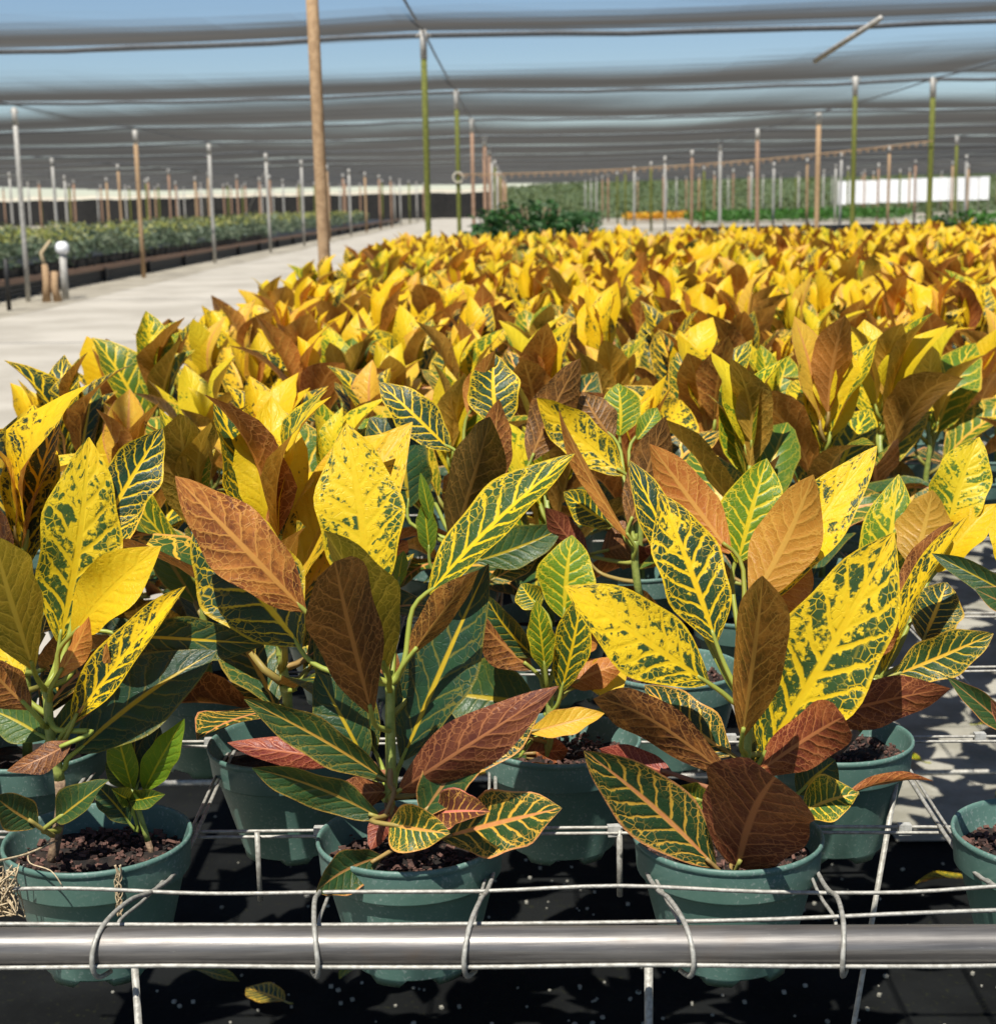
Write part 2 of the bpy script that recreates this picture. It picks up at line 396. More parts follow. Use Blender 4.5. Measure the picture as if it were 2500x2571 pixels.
# guy wires and struts
def strut(p, q, r, mat, name, label, cat='wire', n=6):
    mb = MB(); mb.tube([p, tuple(Vector(p).lerp(Vector(q), .5)), q], r, n); o = obj(name, mb.mesh(name, mat, True)); tag(o, label, cat); return o
strut(at(2045, 152, 6.9 * K), at(2212, 44, 6.5 * K), .020, M['grey_post'], 'roof_strut', 'short grey pipe strut slung under the shade net', 'pipe')
strut((PX[4] - .33, 19.7*K+.6, 2.85), (PX[4] - 1.1, 22*K, .9), .012, M['grey_post'], 'guy_wire', 'thin guy wire running down from the tan road-edge post')
strut((PX[4] - .30, 24.4*K+.6, 2.85), (PX[4] - 1.3, 27*K, .9), .012, M['grey_post'], 'guy_wire', 'thin guy wire running down from the weathered grey road-edge post')
strut((PX[4] - .0, 29.3*K+.6, 2.85), (PX[4] - 1.5, 31.5*K, .9), .013, M['grey_post'], 'guy_wire', 'thin guy wire at the third post along the far road edge')
mb = MB(); A = Vector((-.87, 14.05*K, 1.90)); B = Vector((6.06, 14.05*K-.62, 2.24))
pts = [A.lerp(B, t / 60) - Vector((0, 0, .10 * 4 * (t / 60) * (1 - t / 60))) for t in range(61)]
mb.tube(pts, .008, 6)
io = obj('irrigation_line', mb.mesh('irrigation_line', M['tan_post'], True)); tag(io, 'tan overhead irrigation line strung with small drip loops between two olive posts', 'irrigation line')
lm = MB(); lm.tube([(0.02 * math.cos(a), 0, -.03 + .022 * math.sin(a)) for a in [k * math.pi / 4 for k in range(9)]], .005, 5, False); loop_me = lm.mesh('drip_loop', M['tan_post'], True)
for i in range(1, 60):
    c = obj('drip_loop', loop_me, io); c.location = pts[i]
mb = MB(); mb.tube([(-.87 + .075 * math.cos(a), 14.1*K - .05, 1.86 + .075 * math.sin(a)) for a in [k * math.pi / 8 for k in range(17)]], .012, 6, False)
tag(obj('hanging_ring', mb.mesh('hanging_ring', M['cream'], True)), 'small pale ring hung on the olive post beside the dark shrubs', 'ring')

# ------------------------------------------------------------------ leaf blades
def leaf_geo(nt, nu, seed=0, fold=.25, wave=.05, curl=.10, tipc=.06, asym=0, twist=0, p=(.92, .95)):
    """unit blade: base at origin, tip at (0,1,0), face +Z, half width 1 (scaled later)."""
    r = random.Random(seed); ph = r.uniform(0, 6.28); ph2 = r.uniform(0, 6.28); fr = r.uniform(6, 11)
    tm = p[0] / (p[0] + p[1]); mxw = tm ** p[0] * (1 - tm) ** p[1]
    rows = []; uv = []
    for i in range(nt + 1):
        t = i / nt; tt = .015 + .985 * t
        w = (tt ** p[0]) * (max(1 - tt, 0) ** p[1]) / mxw
        w = max(w, .03 if t < .5 else .012)
        zc = -curl * 4 * t * (1 - t) * -1 * .5 - tipc * t ** 3
        sx = asym * math.sin(math.pi * t)
        for k in range(nu + 1):
            u = -1 + 2 * k / nu; au = abs(u)
            edge = 1 + .07 * math.sin(fr * 1.7 * t + ph2 + (2 if u > 0 else 0)) * au
            z = fold * w * (au ** 1.4) + wave * math.sin(fr * t + ph + (1.7 if u > 0 else 0)) * au ** 2 * w
            tw = twist * t
            xx = w * u * edge
            rows.append((sx + xx * math.cos(tw) - z * math.sin(tw), t, zc, xx * math.sin(tw) + z * math.cos(tw)))
            uv.append((.5 + u * .5, t))
    f = []
    for i in range(nt):
        for k in range(nu):
            a = i * (nu + 1) + k; f.append((a, a + 1, a + nu + 2, a + nu + 1))
    return rows, uv, f
def petiole_geo(B, Sx, r, n=5):
    """curved stalk from point S to blade base, with uv v < 0"""
    mb = MB(); mb.tube(B, r, n); return mb.v, mb.f, [(.5, -.1)] * len(mb.v)

def hero_leaf(parent, S, B, T, hw, back=False, roll=0.0, y=.5, red=0.0, g=.15, seed=0, fold=.25, wave=.12, curl=.08, tipc=.05, twist=0, nt=18, nu=8, name='leaf', sdx=None, pr=.0029, prof=(.92, .95)):
    """blade from B to T (world), stalk from S; hw = half width in metres."""
    L = T - B; ln = L.length; e = L / ln
    c = (CPOS - (B + T) / 2); N = (c - e * c.dot(e)).normalized()
    N = Matrix.Rotation(R(roll), 3, e) @ N
    if back: N = -N
    X = e.cross(N)                            # so that X x e = N
    rh = random.Random(seed * 13 + 5); twist += rh.uniform(-.35, .35)
    rows, uv, f = leaf_geo(nt, nu, seed, fold * rh.uniform(.9, 1.5), wave * rh.uniform(.8, 1.6), curl, tipc, rh.uniform(-.12, .12), twist, prof)
    v = [B + X * (q[0] * hw) + e * (q[1] * ln) + N * (q[2] * ln + q[3] * hw) for q in rows]
    if S is not None:
        path = [S]; mid1 = S.lerp(B, .35) + Vector((0, 0, -.10 * (B - S).length)); mid2 = B - e * min(.02, (B - S).length * .35)
        path = smooth_path([S, mid1, mid2, B + e * .012], 4)
        pv, pf, pu = petiole_geo(path, None, [pr * (1.15 - .45 * i / (len(path) - 1)) for i in range(len(path))])
        off = len(v); v = v + [Vector(q) for q in pv]; uv = uv + pu; f = f + [tuple(i + off for i in q) for q in pf]
    o = parent.matrix_basis.inverted()
    me = mesh_of('leaf', [o @ p for p in v], f, M['leaf'], True, uv)
    ob = obj(name, me, parent); ob.color = (y, red, (seed * .6180339) % 1.0, g); return ob

# shared blades for the massed plants (base of the stalk at the origin, blade along +Y, face +Z)
BL = []
for s in range(12):
    r = random.Random(100 + s); rows, uv, f = leaf_geo(9, 4, 100 + s, r.uniform(.2, .55), r.uniform(.08, .22), r.uniform(-.10, .22), r.uniform(-.05, .20), r.uniform(-.03, .03), r.uniform(-.5, .5), (r.uniform(.85, 1.05), r.uniform(.85, 1.1)))
    hw = r.uniform(.165, .215)
    v = [(q[0] * hw, .16 + q[1] * .84, q[2] + q[3] * hw) for q in rows]
    pv, pf, pu = petiole_geo([(0, 0, 0), (0, .09, -.012), (0, .175, rows[4][2])], None, [.022, .018, .014], 4)
    off = len(v)
    BL.append((v + [tuple(p) for p in pv], uv + pu, f + [tuple(i + off for i in q) for q in pf]))
BL_ME = [mesh_of('leaf', v, f, M['leaf'], True, uv) for v, uv, f in BL]
BL_LOW = []
for s in range(8):
    r = random.Random(300 + s); rows, uv, f = leaf_geo(5, 2, 300 + s, r.uniform(.2, .4), r.uniform(.03, .12), r.uniform(-.1, .2), r.uniform(-.05, .2), 0, r.uniform(-.4, .4), (.95, .98))
    hw = r.uniform(.165, .215); BL_LOW.append((np.array([(q[0] * hw, .14 + q[1] * .86, q[2] + q[3] * hw) for q in rows]), uv, f))

# ------------------------------------------------------------------ pots
RZ = CAMZ - .576                              # height of the pot rims
def pot_mesh(n=48, full=True):
    prof = [(.0, -.112), (.056, -.112), (.0575, -.1175), (.0583, -.116), (.0780, -.037), (.0785, -.0345), (.0787, -.0338), (.0830, -.0330), (.0838, -.0322), (.0840, -.031), (.0856, -.0075), (.0858, -.0055), (.0872, -.0040), (.0876, -.0015), (.0868, .0008), (.0850, .0010), (.0838, -.0005), (.0832, -.004), (.078, -.03), (.074, -.04)]
    v = []; f = []
    for i, (r, z) in enumerate(prof):
        for k in range(n):
            zz = z
            if full and i == 2 and k % 8 in (0, 1, 2, 3): zz = z - .0065
            a = 2 * math.pi * k / n; v.append((r * math.cos(a), r * math.sin(a), zz))
    for i in range(len(prof) - 1):
        for k in range(n): f.append((i * n + k, i * n + (k + 1) % n, (i + 1) * n + (k + 1) % n, (i + 1) * n + k))
    me = mesh_of('pot', v, f, M['pot'], True)
    return me
POT = pot_mesh(48); POT_LOW = pot_mesh(16, False)
def soil_mesh(seed, n=26):
    r = random.Random(seed); v = [(0, 0, -.022)]; f = []
    for i in range(1, 8):
        for k in range(n):
            a = 2 * math.pi * k / n; q = .0795 * i / 7
            v.append((q * math.cos(a), q * math.sin(a), -.026 + r.uniform(-.004, .004) + .003 * math.sin(a * 2 + seed)))
    for k in range(n): f.append((0, 1 + k, 1 + (k + 1) % n))
    for i in range(6):
        for k in range(n): f.append((1 + i * n + k, 1 + (i + 1) * n + k, 1 + (i + 1) * n + (k + 1) % n, 1 + i * n + (k + 1) % n))
    return mesh_of('soil', v, f, M['soil'])
def chips_mesh(seed, n=520):
    r = random.Random(seed); mb = MB()
    for i in range(n):
        a = r.uniform(0, 6.28); q = .079 * math.sqrt(r.random()); s = r.choice([.0014, .002, .0026, .0036])
        Mx = Matrix.Rotation(r.uniform(0, 3), 3, 'X') @ Matrix.Rotation(r.uniform(0, 3), 3, 'Z')
        mb.box((q * math.cos(a), q * math.sin(a), -.023 + r.uniform(-.002, .003)), (s * r.uniform(1, 2.4), s * r.uniform(.8, 1.6), s * .7), Mx)
    me = mb.mesh('bark_chips', M['bark']); return me
SOILS = [soil_mesh(i) for i in range(3)]; CHIPS = [chips_mesh(40 + i) for i in range(3)]
SOIL_LOW = None
def make_base(x, y, label, group=None, detail=2, rz=0):
    p = empty('potted_croton', (x, y, RZ)); p.rotation_euler = (R(rng.uniform(-2, 2)), R(rng.uniform(-2, 2)), 0)
    tag(p, label, 'potted plant', group)
    i = rng.randrange(3)
    q = obj('pot', POT if detail else POT_LOW, p); q.rotation_euler = (0, 0, rng.uniform(0, 6.28))
    if detail:
        s = obj('soil', SOILS[i], p)
        if detail > 1:
            c = obj('bark_chips', CHIPS[i], s); c['kind'] = 'stuff'; c.rotation_euler = (0, 0, rng.uniform(0, 6))
    return p
def add_stem(p, pts, r0=.0052, r1=.0042, woody=.35):
    inv = p.matrix_basis.inverted(); q = [inv @ Vector(a) for a in smooth_path(pts, 4)]
    n = len(q); k = max(2, int(n * woody))
    mb = MB(); mb.tube(q[:k + 1], [r0] * (k + 1), 8); obj('woody_stem', mb.mesh('woody_stem', M['wood_stem'], True), p)
    mb = MB(); mb.tube(q[k:], [r0 + (r1 - r0) * i / max(1, n - k - 1) for i in range(n - k)], 8); obj('green_stem', mb.mesh('green_stem', M['stem'], True), p)

# bench grid (cells of 0.1513 m, pots in every other hole)
CELL = .1465; ROW0 = 1.39; DR = .268; SB = -.022; XB = at(1030, 2100, 1.39).x + .1465 / 2
def cx(i): return XB - CELL / 2 + CELL * i   # centre of cell i (i even in even rows, odd in odd rows)
def P1(x, y): return (x / 2.1757, 1000 + y / 2.1757)
def P2(x, y): return (550 + x / 1.6311, 1000 + y / 1.6311)
def P3(x, y): return (1350 + x / 1.6557, 1050 + y / 1.6557)
def P4(x, y): return (800 + x / 2.1156, 800 + y / 2.1156)
def P6(x, y): return (x / 2.1156, 1700 + y / 2.1156)
def P7(x, y): return (700 + x / 1.8278, 1500 + y / 1.8278)
PSC = {P1: 2.1757, P2: 1.6311, P3: 1.6557, P4: 2.1156, P6: 2.1156, P7: 1.8278}
used = set(); NSEED = [11]
def hero_plant(ci, row, label, stem, leaves, conv, detail=2):
    x = cx(ci); y0 = ROW0 + row * DR + SB * x; used.add((ci, row))
    p = make_base(x, y0, label, None, detail); p.rotation_euler = (0, 0, 0)
    bpy.context.view_layer.update()
    sp = [Vector((x + stem[0][2] if len(stem[0]) > 2 else x, y0 + .0, RZ - .025))]
    for q in stem[1:]: sp.append(at(*q[0](q[1], q[2]), y0 + (q[3] if len(q) > 3 else 0)))
    add_stem(p, sp)
    path = smooth_path(sp, 6)
    for lf in leaves:
        cv, b, t, w, dyb, dyt, kw = lf
        B = at(*cv(*b), y0 + dyb); T = at(*cv(*t), y0 + dyt)
        hw = .5 * w / PSC[cv] / F * depth_of((B + T) / 2)
        kw = dict(kw); hz = kw.pop('sz', None)
        # stalk leaves the stem below the blade
        dirn = (T - B).normalized()
        want = B - dirn * .035
        S = min(path, key=lambda q: (q - want).length)
        NSEED[0] += 1
        hero_leaf(p, S, B, T, hw, seed=kw.pop('seed', NSEED[0]), **kw)
    return p
d = dict
# ---- middle plant
hero_plant(0, 0, 'croton with broad yellow leaf behind upright red-brown and olive leaves, above the steel pipe', [(0, 0, .0), (P2, 703, 1700), (P2, 703, 1500), (P2, 700, 1300), (P2, 703, 1170)], [
    (P2, (612, 840), (515, 100), 355, .035, .07, d(y=.70, g=.2, fold=.12, curl=.04, roll=-8)),
    (P2, (860, 800), (1468, 240), 250, .03, .05, d(y=.52, g=.2, roll=-32, fold=.35, curl=.12, tipc=-.04)),
    (P2, (350, 870), (-185, 322), 285, -.01, -.02, d(y=.46, g=.0, red=.12, back=True, roll=8, curl=-.1, fold=.1)),
    (P2, (330, 1010), (-70, 420), 420, .02, .05, d(y=.22, g=.0, roll=-10, curl=.1, fold=.15)),
    (P2, (625, 1290), (455, 632), 310, -.035, -.16, d(y=.12, red=.10, g=.1, back=True, roll=10, curl=.05, fold=.25, prof=(.8, .5))),
    (P2, (682, 1110), (448, 505), 250, -.025, -.14, d(y=.25, g=1.0, back=True, roll=-38, curl=.05, fold=.5)),
    (P2, (780, 1060), (1060, 690), 150, -.01, -.03, d(y=.35, g=.1, back=True, roll=25, fold=.3)),
    (P2, (750, 1480), (1095, 680), 300, .02, .04, d(y=.06, g=.0, roll=-10, fold=.3, curl=.03)),
    (P2, (600, 1490), (400, 1120), 210, .03, .05, d(y=.05, g=.05, fold=.2)),
    (P2, (640, 1450), (395, 880), 200, .05, .08, d(y=.1, g=.05, fold=.2)),
    (P2, (735, 1610), (1350, 1215), 230, -.02, -.10, d(y=.02, red=.25, g=0, back=True, roll=5, curl=-.18, tipc=-.1)),
    (P2, (830, 1710), (1105, 1345), 210, -.045, -.05, d(y=.04, red=.7, g=.1, roll=-20, fold=.35, curl=.08)),
    (P2, (960, 1540), (1325, 1230), 210, .0, .02, d(y=.28, red=.55, g=.0, roll=0, fold=.15, curl=-.05)),
    (P2, (910, 1800), (1390, 1685), 260, -.035, -.085, d(y=.42, red=.7, g=.1, roll=5, fold=.08, curl=-.06)),
    (P2, (700, 1745), (938, 1785), 190, -.07, -.10, d(y=.42, red=.55, g=.2, roll=12, fold=.5, wave=.3, twist=.5)),
    (P2, (880, 1700), (1100, 1690), 160, -.05, -.09, d(y=.2, red=1.0, g=.1, roll=-15, fold=.55, wave=.3)),
    (P2, (660, 1720), (135, 1528), 175, -.03, -.06, d(y=.03, red=.4, g=.08, roll=-25, fold=.2, curl=-.15)),
    (P2, (690, 1570), (98, 1250), 170, -.005, -.03, d(y=.10, red=.4, g=.1, roll=-30, fold=.35, curl=-.1)),
    (P2, (560, 1480), (40, 1412), 120, .02, .03, d(y=.3, red=1, back=True, fold=.3, curl=-.1)),
    (P2, (700, 1610), (420, 1640), 130, .0, -.03, d(y=.1, red=.4, back=True, fold=.3, curl=-.15)),
    (P2, (690, 1680), (620, 1850), 90, -.03, -.05, d(y=.1, red=.8, back=True, fold=.2)),
    (P7, (470, 1190), (192, 1358), 200, -.06, -.11, d(y=.03, red=.7, g=.08, roll=-25, fold=.3, curl=-.3, tipc=.1)),
    (P2, (690, 1120), (700, 760), 90, .0, .0, d(y=.2, g=.3, back=True, roll=40, fold=.6)),
    (P2, (740, 1170), (560, 700), 160, .03, .06, d(y=.35, red=.3, back=True, roll=30, fold=.4)),
    (P2, (730, 780), (757, 620), 60, .05, .08, d(y=.1, g=.8, fold=.3)),
], None)
# ---- right plant
hero_plant(2, 0, 'croton with large yellow veined leaves and dark maroon leaf over its pot rim', [(0, 0, .01), (P3, 850, 1700), (P3, 860, 1480), (P3, 870, 1330), (P3, 880, 1200)], [
    (P3, (940, 1400), (1470, 478), 430, -.01, -.02, d(y=.62, g=.14, roll=-8, fold=.15, curl=.05, prof=(.80, .88))),
    (P3, (740, 930), (512, 312), 290, .02, .05, d(y=.56, g=.05, roll=6, fold=.15, curl=.05)),
    (P3, (705, 1100), (120, 700), 320, -.005, -.02, d(y=.70, g=.12, roll=6, fold=.12, curl=.05)),
    (P3, (850, 1325), (950, 620), 250, -.03, -.14, d(y=.42, g=.2, back=True, roll=-12, fold=.4, wave=.15)),
    (P3, (890, 760), (1150, 236), 270, .03, .035, d(y=.85, g=.35, back=True, roll=-10, fold=.25)),
    (P3, (960, 760), (1405, 102), 240, .06, .10, d(y=.72, g=.1, roll=-15, fold=.2, curl=-.03)),
    (P3, (800, 560), (462, 112), 200, .08, .11, d(y=.95, g=.0, back=True, roll=12, fold=.2)),
    (P3, (640, 780), (388, 168), 190, .05, .08, d(y=.26, g=0, roll=20, fold=.2)),
    (P3, (830, 600), (952, 163), 250, .12, .15, d(y=.45, g=.8, fold=.1)),
    (P3, (690, 840), (570, 528), 130, .035, .04, d(y=.2, red=.1, back=True, roll=20)),
    (P3, (805, 1500), (210, 1140), 190, .0, -.10, d(y=.22, g=0, back=True, roll=-15, curl=.25, fold=.15)),
    (P3, (800, 1400), (445, 1110), 230, .03, .05, d(y=.28, red=.5, g=0, roll=5, fold=.1, curl=-.05)),
    (P3, (735, 1862), (203, 1400), 290, -.045, -.085, d(y=.25, red=.7, g=.05, roll=-8, fold=.12, curl=-.1)),
    (P3, (830, 1866), (1000, 1460), 480, -.06, -.16, d(y=.03, red=.3, g=0, back=True, fold=.12, curl=.08, prof=(.5, .42))),
    (P3, (905, 1480), (1290, 1235), 230, -.01, -.08, d(y=.35, red=.75, g=.1, back=True, roll=-10, fold=.25, prof=(.7, .4))),
    (P3, (1060, 1280), (1720, 1120), 200, .05, .0, d(y=.03, red=.25, g=0, back=True, roll=5, curl=.2, fold=.15)),
    (P3, (1100, 1640), (1330, 1560), 190, -.02, -.03, d(y=.35, red=.35, g=.3, roll=-10, fold=.4, wave=.2)),
    (P3, (1280, 1570), (1640, 1498), 70, -.02, -.03, d(y=.5, red=.5, g=.0, back=True, roll=40, curl=.2, fold=.5)),
    (P3, (560, 1480), (255, 1375), 130, .01, .02, d(y=.1, red=1, back=True, curl=.2)),
    (P3, (700, 1600), (560, 1540), 120, -.03, -.04, d(y=.15, red=.2, g=.3, fold=.5, wave=.2)),
    (P3, (860, 1560), (930, 1330), 130, .01, .02, d(y=.15, red=.2, g=.1)),
    (P3, (1080, 1560), (1240, 1420), 200, .03, .05, d(y=.08, g=.1, fold=.2)),
    (P3, (900, 1300), (950, 900), 170, .04, .07, d(y=.6, g=.1, back=True)),
    (P3, (960, 800), (1130, 600), 220, .08, .09, d(y=.95, g=.0, back=True)),
], None)
# ---- left plant with a small second shoot
pl = hero_plant(-2, 0, 'croton with yellow blotched leaves and small bright green shoot in open dark soil', [(0, 0, -.045), (P6, 322, 700), (P6, 310, 500), (P6, 270, 330), (P6, 255, 150), (P6, 250, 50)], [
    (P1, (325, 1330), (492, 215), 440, .03, .06, d(y=.64, g=.22, roll=6, fold=.12, curl=.05)),
    (P1, (540, 740), (888, 158), 300, .06, .10, d(y=.30, g=.0, roll=-5, fold=.12)),
    (P1, (185, 1480), (-60, 720), 380, -.02, -.14, d(y=.30, g=.95, back=True, roll=14, fold=.25)),
    (P1, (400, 1290), (862, 808), 330, .0, -.01, d(y=1.0, g=.05, roll=-20, fold=.3, wave=.15)),
    (P1, (310, 1530), (500, 1190), 150, -.02, -.03, d(y=.8, g=0, back=True, roll=-30, fold=.4)),
    (P1, (395, 1770), (985, 1025), 240, -.02, -.03, d(y=.62, g=.0, back=False, roll=-28, fold=.4, wave=.2)),
    (P1, (395, 1780), (600, 1330), 130, -.025, -.03, d(y=.55, red=.15, back=True, roll=-30, fold=.4)),
    (P1, (600, 1290), (1450, 1350), 240, .04, .05, d(y=.08, g=.05, roll=10, curl=.12, fold=.15)),
    (P1, (420, 1930), (1175, 1375), 400, .0, .02, d(y=.0, g=.0, roll=-10, curl=.1, fold=.15)),
    (P1, (165, 1700), (-90, 1430), 230, -.03, -.05, d(y=.3, g=0, back=True, fold=.2)),
    (P1, (250, 1860), (-80, 1690), 230, .0, .01, d(y=.04, g=.25, fold=.2)),
    (P1, (110, 1560), (-60, 1200), 200, .02, .05, d(y=.75, g=.2, fold=.2)),
    (P6, (385, 340), (40, 505), 150, -.04, -.06, d(y=.05, g=0, back=True, roll=20, curl=.15)),
    (P6, (300, 760), (565, 550), 170, -.05, -.07, d(y=.04, red=.2, g=.1, roll=-20, fold=.6, wave=.25)),
    (P6, (200, 790), (-20, 640), 200, -.05, -.08, d(y=.03, red=.5, g=.05, fold=.2, curl=-.15)),
    (P6, (270, 330), (480, 60), 120, .0, .02, d(y=.05, g=.1, fold=.4)),
], None)
p = pl; base = Vector((p.location.x + .047, p.location.y + .012, RZ - .025))
top = at(*P6(700, 590), p.location.y + .012)
add_stem(p, [base, base.lerp(top, .5), top], .003, .0025, .3)
for b, t, w, dy, kw in [((705, 605), (592, 208), 150, -.01, d(y=.12, g=.85, roll=-20, fold=.4, wave=.2)), ((765, 605), (968, 232), 165, -.02, d(y=.06, g=.9, roll=-10, fold=.25)),
                       ((690, 600), (562, 450), 100, .01, d(y=.1, g=.2)), ((690, 775), (500, 560), 150, -.01, d(y=.03, g=.02)), ((690, 660), (865, 625), 110, -.03, d(y=.1, g=.3, fold=.5)), ((690, 650), (600, 600), 100, -.03, d(y=.1, g=.3, fold=.4)),
                       ((720, 600), (850, 260), 150, .03, d(y=.02, g=.0)), ((700, 600), (720, 240), 140, .04, d(y=.02, g=.0))]:
    B = at(*P6(*b), p.location.y + .012); T = at(*P6(*t), p.location.y + .012 + dy); NSEED[0] += 1
    hero_leaf(p, top, B, T, .5 * w / 2.1156 / F * depth_of(B), seed=NSEED[0], pr=.002, **kw)

def P5(x, y): return (1600 + x / 2.1156, 800 + y / 2.1156)
def P8(x, y): return (1500 + x / 1.828, 1500 + y / 1.828)
PSC[P5] = 2.1156; PSC[P8] = 1.828
hero_plant(4, 0, 'croton with dark drooping leaves at the pot beside the lit concrete', [(0, 0, 0), (P8, 1960, 560), (P8, 1960, 350)], [
    (P5, (2040, 1500), (1565, 1248), 130, .0, .02, d(y=.03, g=.05, fold=.4)),
    (P8, (1930, 640), (1610, 372), 110, -.02, -.03, d(y=.04, red=.7, g=.1, fold=.4)),
    (P5, (2060, 1560), (1800, 1440), 150, -.02, -.03, d(y=.03, red=.7, g=.1, fold=.3)),
    (P5, (2040, 1400), (1900, 1000), 170, .03, .05, d(y=.9, g=.0, fold=.3)),
    (P8, (1950, 700), (1810, 480), 100, -.04, -.06, d(y=.1, red=1, fold=.3)),
    (P8, (1990, 600), (2200, 200), 200, .0, .02, d(y=.3, g=.1)), (P8, (1990, 500), (2060, 100), 200, .02, .05, d(y=.6, g=.1)),
    (P8, (1990, 700), (2300, 600), 200, -.02, -.05, d(y=.05, red=.3)), (P8, (1990, 560), (2250, 380), 200, -.02, -.05, d(y=.1, g=.1))], None)
# ---- plants of the next rows whose leaves can be told apart
hero_plant(1, 1, 'croton with lime green young leaf and peach pink lower leaves, behind and between two pots', [(0, 0, 0), (P2, 1350, 1500), (P2, 1355, 1300), (P2, 1350, 1180)], [
    (P2, (1410, 900), (1445, 560), 235, .02, .04, d(y=.42, g=.9, fold=.1)),
    (P2, (1335, 1115), (1300, 830), 110, -.02, -.03, d(y=.3, g=.7, fold=.2)),
    (P2, (1400, 1200), (1490, 780), 150, -.01, -.02, d(y=.42, g=.2, fold=.2)),
    (P2, (1310, 860), (1235, 760), 120, .03, .04, d(y=.35, g=.3)),
    (P2, (1290, 1060), (1085, 810), 170, .0, .0, d(y=.12, g=.05, roll=-30, fold=.3)),
    (P2, (1280, 1110), (1050, 900), 170, .0, -.01, d(y=.25, g=.05, red=.1, back=True, roll=20)),
    (P2, (1300, 1250), (890, 1200), 300, .03, .04, d(y=.03, g=.12, fold=.2)),
    (P7, (1150, 620), (1492, 530), 130, -.01, -.01, d(y=.95, red=.45, g=.1, roll=-10, fold=.3, wave=.1)),
    (P7, (1130, 720), (1330, 700), 130, .0, -.01, d(y=.4, red=.7, back=True, fold=.3, wave=.3)),
    (P7, (1020, 870), (1285, 770), 120, -.03, -.04, d(y=.35, red=1, fold=.5, wave=.35)),
    (P7, (1330, 400), (1580, 300), 150, .02, .03, d(y=.8, red=.4, back=True, fold=.3)),
    (P7, (1400, 400), (1600, 330), 190, .03, .05, d(y=.9, red=.2, g=.1, fold=.2)),
    (P7, (1380, 260), (1440, 100), 130, .03, .05, d(y=.9, red=.0, g=0, back=True)),
    (P7, (1130, 700), (1000, 870), 110, .0, .0, d(y=.03, g=.1, fold=.2)),
], None)
hero_plant(0, 2, 'croton with green yellow-veined leaves and a dark olive upright leaf, behind first rows', [(0, 0, 0), (P4, 740, 1400), (P4, 760, 1200)], [
    (P4, (700, 700), (318, 332), 230, .03, .05, d(y=.30, g=.0, fold=.12, roll=5)),
    (P4, (955, 590), (932, 178), 280, .08, .12, d(y=.32, g=.05, fold=.12)),
    (P4, (705, 1230), (930, 490), 320, -.02, -.15, d(y=.03, g=.35, back=True, fold=.2, roll=-10)),
    (P4, (950, 920), (950, 428), 200, .03, .05, d(y=.4, red=.35, back=True, fold=.2, roll=15)),
    (P4, (1120, 760), (1388, 212), 230, .05, .07, d(y=.2, red=.05, back=True, fold=.2)),
    (P4, (560, 900), (270, 520), 330, .03, .05, d(y=.12, g=.02, fold=.2)),
    (P4, (480, 1000), (455, 570), 300, .02, .04, d(y=.03, g=.05, fold=.4)),
    (P4, (600, 1080), (540, 820), 70, .0, .0, d(y=.1, g=.6, fold=.3)),
    (P4, (590, 1250), (560, 960), 110, .0, .0, d(y=.1, g=.6, fold=.3)),
    (P4, (830, 1290), (1300, 1110), 210, .02, .03, d(y=.03, g=.12, fold=.2, curl=.1)),
    (P4, (800, 520), (930, 170), 160, .09, .11, d(y=.8, g=.1, back=True, roll=20)),
    (P4, (900, 1400), (1180, 1240), 120, .02, .03, d(y=.25, red=.5, fold=.3)),
], None)
hero_plant(2, 2, 'croton with arching yellow leaf and narrow brown-backed leaf, behind the lime green croton', [(0, 0, -.02), (P4, 1690, 1400), (P4, 1680, 1180)], [
    (P4, (1620, 830), (1165, 415), 240, .03, .04, d(y=.68, g=.1, curl=-.18, roll=15, fold=.15)),
    (P4, (1660, 1180), (1245, 485), 110, -.01, -.03, d(y=.6, g=.1, back=True, roll=45, fold=.3)),
    (P4, (1650, 1100), (1842, 515), 220, .0, .0, d(y=.15, red=.05, back=True, fold=.2)),
    (P4, (1560, 1100), (1300, 920), 180, .02, .03, d(y=.35, g=.1, curl=-.1)),
    (P4, (1600, 620), (1590, 340), 230, .12, .14, d(y=.3, g=.75, fold=.1)),
    (P4, (1560, 640), (1400, 390), 220, .08, .10, d(y=.15, back=True, curl=-.1)),
    (P4, (1430, 1280), (1200, 1000), 150, .03, .03, d(y=.03, red=.6, back=True)),
    (P4, (1500, 1240), (1700, 1180), 260, .03, .0, d(y=.0, red=.2, back=True)),
    (P4, (1690, 640), (1800, 470), 120, .10, .12, d(y=.2, g=.6)),
], None)
hero_plant(3, 1, 'croton with a dark pot shadowed leaf and lime yellow upright leaves, beside lit concrete', [(0, 0, 0), (P3, 1360, 1250), (P3, 1400, 1080)], [
    (P3, (1400, 900), (1500, 230), 260, .08, .12, d(y=.55, g=.7, fold=.1)),
    (P3, (1700, 480), (1835, 75), 240, .10, .12, d(y=.68, g=.55, fold=.15)),
    (P3, (1430, 1070), (1765, 390), 130, .0, -.01, d(y=.65, g=.05, roll=-50, fold=.4)),
    (P3, (1390, 1010), (1480, 800), 110, -.01, -.02, d(y=.5, red=.5, back=True)),
    (P3, (1480, 1070), (1895, 895), 190, .0, -.01, d(y=.25, red=.25, g=.1, fold=.2, curl=.1)),
    (P3, (1600, 920), (1700, 680), 220, .03, .05, d(y=.22, red=.2, g=.02)),
    (P3, (1490, 780), (1720, 425), 130, .05, .06, d(y=.3, red=.3, back=True, roll=30)),
    (P3, (1660, 640), (1900, 350), 170, .08, .09, d(y=1.0, g=.0, roll=-20, fold=.3)),
    (P3, (1560, 620), (1640, 300), 230, .06, .08, d(y=.7, g=.6, back=True)),
], None)

